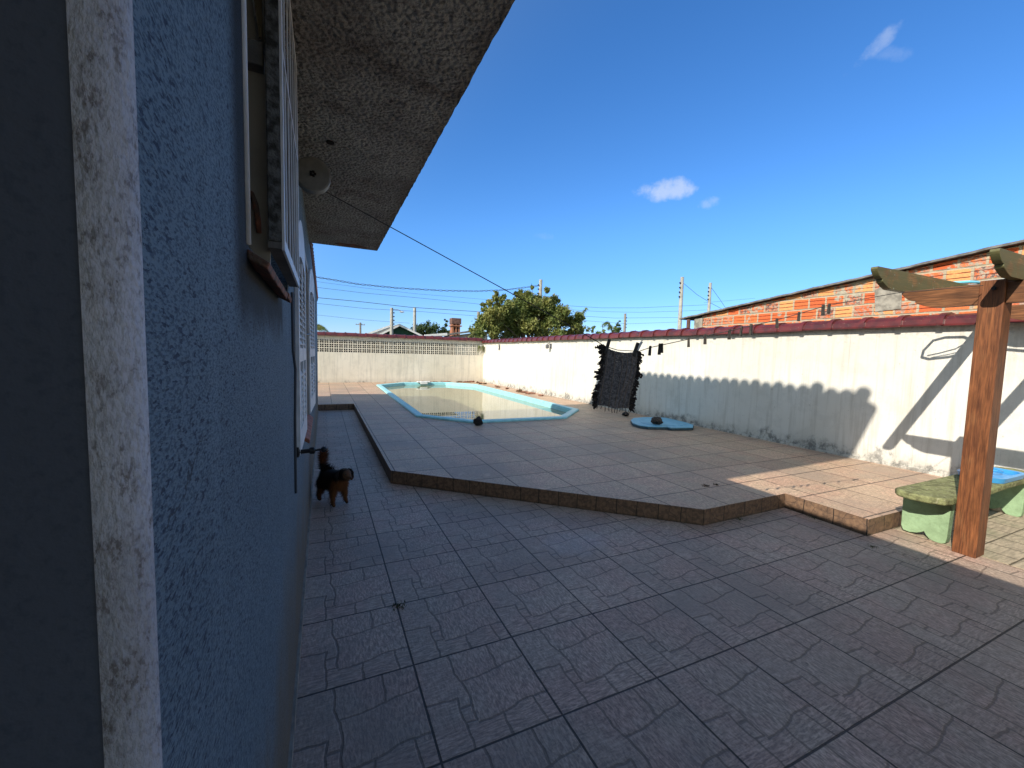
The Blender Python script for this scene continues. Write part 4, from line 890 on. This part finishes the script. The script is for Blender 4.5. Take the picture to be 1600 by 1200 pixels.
# ------------------------------------------------------------------ beyond the walls
def pole(u, vt, Y, r, mat, label, arms=0, side=0):
    p = at(u, vt, 1, Y); t = thing('utility_pole', label, 'utility pole', (p.x, p.y, -.5), 'utility poles beyond the walls')
    mb = MB(); mb.tube([(p.x, p.y, -.5), (p.x, p.y, p.z)], [r*1.25, r*.9], 8); mb.build('shaft', mat, t)
    if arms:
        mb = MB(); mb.box(p.x-.9, p.x+.9, p.y-.05, p.y+.05, p.z-.5, p.z-.38)
        for k in (-.8, -.3, .3, .8): mb.tube([(p.x+k, p.y, p.z-.38), (p.x+k, p.y, p.z-.18)], .05, 6)
        mb.build('crossarm', mat, t)
    if side:
        for k in range(4):
            mb = MB(); mb.lathe([(.03, -.06), (.07, -.02), (.07, .04), (.03, .07)], (p.x+side*(r+.06), p.y, p.z-.5-k*.38), 2, 8); mb.build('insulator', MT['dark_metal'], t)
    return p
pA = pole(612, 481, 44, .17, MT['concrete_pole'], 'pale concrete pole in front of the dark green gable', 0, 1)
pB = pole(648, 481, 46, .17, MT['concrete_pole'], 'pale pole just right of the dark green gable ridge')
pole(563, 504, 90, .2, MT['grey_pole'], 'far small pole with a crossarm left of the green gable', 1)
pC = pole(747.5, 487, 40, .15, MT['grey_pole'], 'short dark pole at the left edge of the leafy tree', 0, 1)
pD = pole(845, 437, 34, .17, MT['concrete_pole'], 'bright pole rising above the top of the leafy tree', 0, -1)
pE = pole(977, 490, 40, .15, MT['grey_pole'], 'thin pole beside the dark conifer right of the tree', 0, 1)
pF = pole(1066, 433, 26, .15, MT['concrete_pole'], 'taller pole left of the brick building roof end', 0, -1)
pG = pole(1110, 442, 30, .15, MT['concrete_pole'], 'second pole rising behind the brick building roof', 0, -1)
# street lamp arm
t = thing('street_lamp', 'tiny street lamp head between the two pale poles above the green gable', 'street lamp', tuple(at(622, 487, 1, 44)))
mb = MB(); a = at(614, 484, 1, 44); b = at(622, 484, 1, 44); c = at(628, 487.5, 1, 44); mb.tube([a, b, c], .035, 6); mb.build('arm', MT['grey_pole'], t); mb = MB(); mb.blob(c, .25, 2, .1, 1, (1.2, .5, .35)); mb.build('lamp_head', MT['old_white'], t)
def wire(pts, Y, r, label, twist=False):
    P_ = [at(u, v, 1, Y) for u, v in pts]; mb = MB(); out = []
    for i in range(len(P_)-1):
        for k in range(6): out.append(P_[i].lerp(P_[i+1], k/6))
    out.append(P_[-1])
    if twist:
        for ph in (0, pi):
            Q_ = []; n = len(out)*5
            for k in range(n+1):
                s_ = k/n*(len(out)-1); i = min(int(s_), len(out)-2); q = out[i].lerp(out[i+1], s_-i); Q_.append(q+Vector((0, cos(s_*3.1+ph)*.05, sin(s_*3.1+ph)*.05)))
            mb.tube(Q_, r, 5)
    else: mb.tube(out, r, 5)
    o = mb.build('power_cable', MT['cable_black']); tag(o, label, 'cable', 'overhead cables beyond the walls')
wire([(440, 420), (495, 433), (560, 444), (620, 450), (690, 454), (745, 455), (790, 453), (845, 446)], 34, .020, 'topmost twisted cable sagging from the house side to the bright pole above the tree', True)
wire([(440, 440), (495, 449), (570, 458), (650, 465), (747, 475), (800, 480)], 38, .014, 'second highest cable crossing the sky left of the tree')
wire([(440, 430), (495, 440), (570, 450), (650, 459), (747, 467), (800, 471)], 38, .010, 'faint thin cable between the two highest cables left of the tree')
wire([(440, 458), (495, 465), (560, 471), (640, 480), (747, 487), (820, 492)], 40, .024, 'thickest cable passing the tops of the two pale poles')
wire([(440, 468), (495, 474), (570, 482), (660, 487), (747, 494)], 40, .014, 'thin cable just under the thickest one left of the tree')
wire([(440, 487), (495, 492), (570, 500), (640, 505)], 60, .016, 'lowest thin cable above the red coping of the back wall')
wire([(860, 476), (940, 481), (1000, 481), (1066, 478), (1110, 476)], 34, .014, 'highest thin cable right of the tree')
wire([(860, 482), (940, 487), (1000, 488), (1066, 486), (1110, 484)], 34, .012, 'second cable right of the tree above the palm')
wire([(880, 492), (960, 497), (1066, 496)], 36, .014, 'third cable right of the tree at palm height')
wire([(900, 500), (980, 506), (1066, 503)], 36, .012, 'lowest cable right of the tree just above the red coping')
wire([(1066, 441), (1090, 461), (1110, 473), (1130, 484)], 30, .018, 'slanting cable running down from the taller pole'); wire([(1112, 450), (1125, 468), (1135, 483)], 30, .018, 'slanting cable running down from the second pole to the brick roof')
wire([(1100, 473), (1135, 470), (1180, 466)], 30, .010, 'faint cable above the brick building roof')

# trees
def quadleaf(mb, c, s_, nrm=None):
    a = Vector((random.gauss(0, 1), random.gauss(0, 1), random.gauss(0, 1))).normalized(); b = a.cross(Vector((random.gauss(0, 1), random.gauss(0, 1), random.gauss(0, 1)))).normalized()
    i = mb.vs([c-a*s_, c+b*s_*.42, c+a*s_, c-b*s_*.42]); mb.face((i, i+1, i+2, i+3))
def tree(name, label, c, clumps, nleaf, ls, mat, trunkh, tr_=.12, cat='tree', group='trees beyond the walls'):
    c = Vector(c); t = thing(name, label, cat, (c.x, c.y, -.5), group); mb = MB()
    for (dx, dy, dz, r) in clumps:
        top = c+Vector((dx, dy, dz)); base = Vector((c.x, c.y, trunkh)); m_ = base.lerp(top, .5)+Vector((random.uniform(-.1, .1), 0, .1)); mb.tube([base, m_, top], [tr_*.35, tr_*.18, tr_*.05], 6)
    mb.tube([(c.x, c.y, -.5), (c.x+.05, c.y, trunkh*.5), (c.x, c.y, trunkh+.1)], [tr_, tr_*.8, tr_*.6], 8); mb.build('trunk', MT['bark'], t)
    mb = MB()
    for (dx, dy, dz, r) in clumps:
        k = max(6, int(nleaf*r*r)); nsub = max(3, int(r*9))
        subs = []
        for j in range(nsub):
            d = Vector((random.gauss(0, 1), random.gauss(0, 1), random.gauss(0, 1))).normalized()*r*random.uniform(.2, 1.0); subs.append((c+Vector((dx, dy, dz))+d, r*random.uniform(.25, .45)))
        for j in range(k):
            sc_, sr_ = random.choice(subs); d = Vector((random.gauss(0, .5), random.gauss(0, .5), random.gauss(0, .5)))*sr_; quadleaf(mb, sc_+d, ls*random.uniform(.6, 1.3))
    mb.build('crown', mat, t, recalc=False); return t
TY = 21.
def tx(u, v): p = at(u, v, 1, TY); return p
c0 = tx(832, 505)
cl = []
for (u, v, r) in ((752, 512, .55), (765, 492, .6), (778, 474, .5), (795, 486, .65), (812, 474, .6), (828, 466, .55), (845, 470, .6), (858, 478, .6), (835, 490, .8), (862, 498, .75), (882, 497, .6), (896, 505, .55), (800, 508, .8), (770, 512, .6), (745, 523, .45), (850, 515, .8), (892, 517, .5), (818, 460, .32), (785, 466, .3), (742, 516, .35), (868, 487, .5), (905, 512, .35), (776, 462, .18), (806, 462, .22), (845, 456, .25), (838, 448, .14), (815, 495, .7), (845, 502, .8), (875, 508, .6), (785, 503, .65), (820, 515, .8), (765, 520, .5), (905, 520, .4), (850, 486, .7), (800, 492, .6), (873, 470, .25), (757, 480, .22)):
    p = tx(u, v); cl.append((p.x-c0.x, random.uniform(-.7, .7), p.z-c0.z, r*1.12))
tree('leafy_tree', 'large yellowish green leafy tree rising behind the corner of the two walls', (c0.x, TY, c0.z), cl, 4800, .085, MT['bush_leaf'], 1.6, .16)
p = at(742, 531, 1, 19.3); tree('hanging_shrub', 'bright green shoots spilling over the coping at the left foot of the leafy tree', (p.x, 19.3, p.z), [(0, 0, 0, .28), (-.15, 0, .15, .22), (.22, 0, .1, .25), (-.05, 0, .3, .2)], 2600, .06, MT['palm_leaf'], 1.2, .05, 'shrub')
p = at(667, 516, 1, 70); tree('round_tree', 'dark round treetop between the green gable and the water tank', (p.x, 70, p.z), [(-1.6, 0, -.3, 1.3), (0, 0, .2, 1.6), (1.7, 0, -.2, 1.3), (.6, 0, -.8, 1.6), (-.8, 0, -.9, 1.5)], 260, .22, MT['dark_leaf'], 2, .25)
p = at(697, 508, 1, 70); tree('slim_tree', 'small slim blue-green tree just left of the water tank', (p.x, 70, p.z), [(0, 0, -.8, .7), (0, 0, 0, .55), (0, 0, .7, .35), (-.5, 0, -1.4, .7), (.4, 0, -1.6, .8)], 500, .2, MT['dark_leaf'], 2, .15)
p = at(965, 512, 1, 34); tree('conifer', 'narrow dark conifer right of the drooping palm', (p.x, 34, p.z), [(0, 0, -.5, .42), (0, 0, -.1, .40), (.05, 0, .3, .32), (.1, 0, .62, .16), (-.1, 0, -.9, .5)], 1400, .10, MT['dark_leaf'], 1.5, .1)
p = at(920, 516, 1, 23); tree('low_shrub', 'pale green shrubs above the red coping between the tree and the palm', (p.x, 23, p.z), [(-.6, 0, 0, .3), (-.2, 0, .12, .28), (.3, 0, .05, .3), (.8, 0, -.05, .28), (1.2, 0, -.1, .25)], 1500, .08, MT['palm_leaf'], 1.2, .06, 'shrub')
p = at(990, 520, 1, 27); tree('low_shrub', 'small yellowish shrub right of the thin pole above the red coping', (p.x, 27, p.z), [(0, 0, 0, .3), (.3, 0, -.05, .25), (-.3, 0, -.05, .25)], 1400, .08, MT['palm_leaf'], 1.2, .06, 'shrub')
def palm(name, label, base, fronds, group='palms beyond the walls'):
    t = thing(name, label, 'palm', (base.x, base.y, -.5), group); mb = MB(); mb.tube([(base.x, base.y, -.5), (base.x, base.y, base.z)], [.12, .07], 8); mb.build('trunk', MT['bark'], t)
    mb = MB()
    for (ex, ez, sagk, wd) in fronds:
        e = base+Vector((ex, random.uniform(-.2, .2), ez)); pts = []
        for k in range(15):
            s_ = k/14; q = base.lerp(e, s_)+Vector((0, 0, sagk*sin(pi*s_)*.9)); pts.append(q)
        mb.tube(pts, [.022*(1-k/18) for k in range(15)], 5)
        for k in range(1, 15):
            tt = (pts[k]-pts[k-1]).normalized(); 
            for sgn in (-1, 1):
                for h in range(3):
                    q = pts[k-1].lerp(pts[k], h/3); L_ = 1.35*wd*(1-abs(k/14-.5))*random.uniform(.8, 1.2); nn = Vector((0, 1, 0)).cross(tt)*sgn
                    tip = q+nn*L_*.55+tt*L_*.45+Vector((0, random.uniform(-.15, .15), -L_*.35)); i = mb.vs([q, q+tt*.06, tip]); mb.face((i, i+1, i+2))
    mb.build('fronds', MT['palm_leaf'], t, recalc=False)
p = at(896, 509, 1, 23); palm('banana_palm', 'palm with one long frond pointing up to the right beside the tree', p, [(1.05, 1.25, .05, .34), (.35, .75, .05, .3), (.75, .65, .1, .28), (-.3, .55, .05, .25)])
p = at(958, 520, 1, 24); palm('drooping_palm', 'palm with an arching frond drooping to the left above the red coping', p, [(-.95, .42, .55, .34), (-.6, .25, .35, .28), (.35, .5, .15, .24), (.5, .1, .2, .22)])
p = at(480, 516, 1, 40); palm('edge_palm', 'palm frond tip showing at the left edge of the sky beside the house', p, [(1.7, -.1, .6, .5), (1.3, .3, .3, .5)])

# far houses
def gable(name, label, x0, xr, x1, y, ze, zr, roofm, wallm, depth=7):
    t = thing(name, label, 'house', ((x0+x1)/2, y, -.5)); mb = MB(); mb.ext([(x0+.5, -.5), (x1-.3, -.5), (x1-.3, ze), (xr, zr-.15), (x0+.5, ze)], 1, y, y+depth); mb.build('wall', wallm, t)
    mb = MB()
    for a, b in (((x0, ze-.1), (xr, zr)), ((x1, ze-.1), (xr, zr))):
        mb.ext([a, b, (b[0], b[1]+.14), (a[0], a[1]+.14)], 1, y-.5, y+depth+.4)
    mb.build('roof', roofm, t); mb = MB()
    for a, b in (((x0, ze-.18), (xr, zr-.1)), ((x1, ze-.18), (xr, zr-.1))): mb.ext([a, b, (b[0], b[1]+.2), (a[0], a[1]+.2)], 1, y-.56, y-.501)
    mb.build('fascia', MT['fascia_white'], t); return t
a = at(568, 524, 1, 48); b = at(614, 507.5, 1, 48); c = at(662, 526, 1, 48)
A2 = at(588, 524, 1, 45); B2 = at(623, 508.5, 1, 45); C2 = at(664, 526, 1, 45)
t = gable('gabled_house', 'dark green boarded gable with white bargeboards beyond the back wall', A2.x, B2.x, C2.x, 45, A2.z, B2.z, MT['fibre_roof'], MT['green_boards'])
mb = MB(); mb.ext([(a.x, a.z-.1), (b.x, b.z-.1), (b.x, b.z+.1), (a.x, a.z+.1)], 1, 47.9, 48.1); mb.ext([(a.x, a.z-.5), (b.x, a.z-.5), (b.x, b.z-.12), (a.x, a.z-.12)], 1, 48.15, 50); mb.build('side_roof', MT['fascia_white'], t)
a = at(672, 524, 1, 38); b = at(748, 513, 1, 38); t = thing('low_house', 'low grey monopitch roof right of the green gable beyond the back wall', 'house', (a.x, 38, -.5))
mb = MB(); mb.ext([(a.x+1, -.5), (b.x+1, -.5), (b.x+1, b.z-.25), (a.x+1, a.z-.15)], 1, 38.2, 42); mb.build('wall', MT['old_wall'], t); mb = MB(); mb.ext([(a.x, a.z-.22), (b.x+1, b.z-.12), (b.x+1, b.z+.05), (a.x, a.z-.08)], 1, 37.6, 44); mb.build('roof', MT['fibre_roof'], t)
a1 = at(680, 521, 1, 37.5); b1 = at(698, 521, 1, 37.5); mb = MB(); mb.ext([(a1.x-1, a1.z-.3), (b1.x, b1.z-.2), (b1.x, b1.z+.05), (a1.x-1, a1.z-.15)], 1, 37.3, 37.5); mb.build('fascia', MT['fascia_white'], t)
a = at(704.5, 497, 1, 62); b = at(719, 507, 1, 62); t = thing('water_tank', 'square rusty water tank raised on a brick stand on the skyline', 'water tank', ((a.x+b.x)/2, 62, -.5))
mb = MB(); mb.box(a.x, b.x, 61.4, 62.8, b.z, a.z); mb.build('tank', MT['tank_wood'], t, bevel=.04); mb = MB()
for x in (a.x+.1, b.x-.4, (a.x+b.x)/2-.15): mb.box(x, x+.25, 61.5, 62.7, -.5, b.z-.02)
mb.box(a.x-.1, b.x+.1, 61.3, 62.9, b.z-.35, b.z-.2); mb.box(a.x+.05, a.x+.9, 61.6, 62.7, -.5, b.z-1.0); mb.build('stand', MT['clay_tile'], t)
# near-black shed added so the holes of the pierced blocks look dark
t = thing('dark_backing_shed', 'near-black low shed added behind the pierced block wall to darken its holes', 'shed', (3, 21.5, -.5)); mb = MB(); mb.box(-7, 6.4, 21.4, 21.6, -.5, 1.95); mb.build('wall', MT['dark_gap'], t); mb = MB(); mb.hexa([(-7, 20.9, 1.93), (6.5, 20.9, 1.93), (6.5, 23, 1.98), (-7, 23, 1.98)], [(-7, 20.9, 1.96), (6.5, 20.9, 1.96), (6.5, 23, 2.02), (-7, 23, 2.02)]); mb.build('roof', MT['fibre_roof'], t)
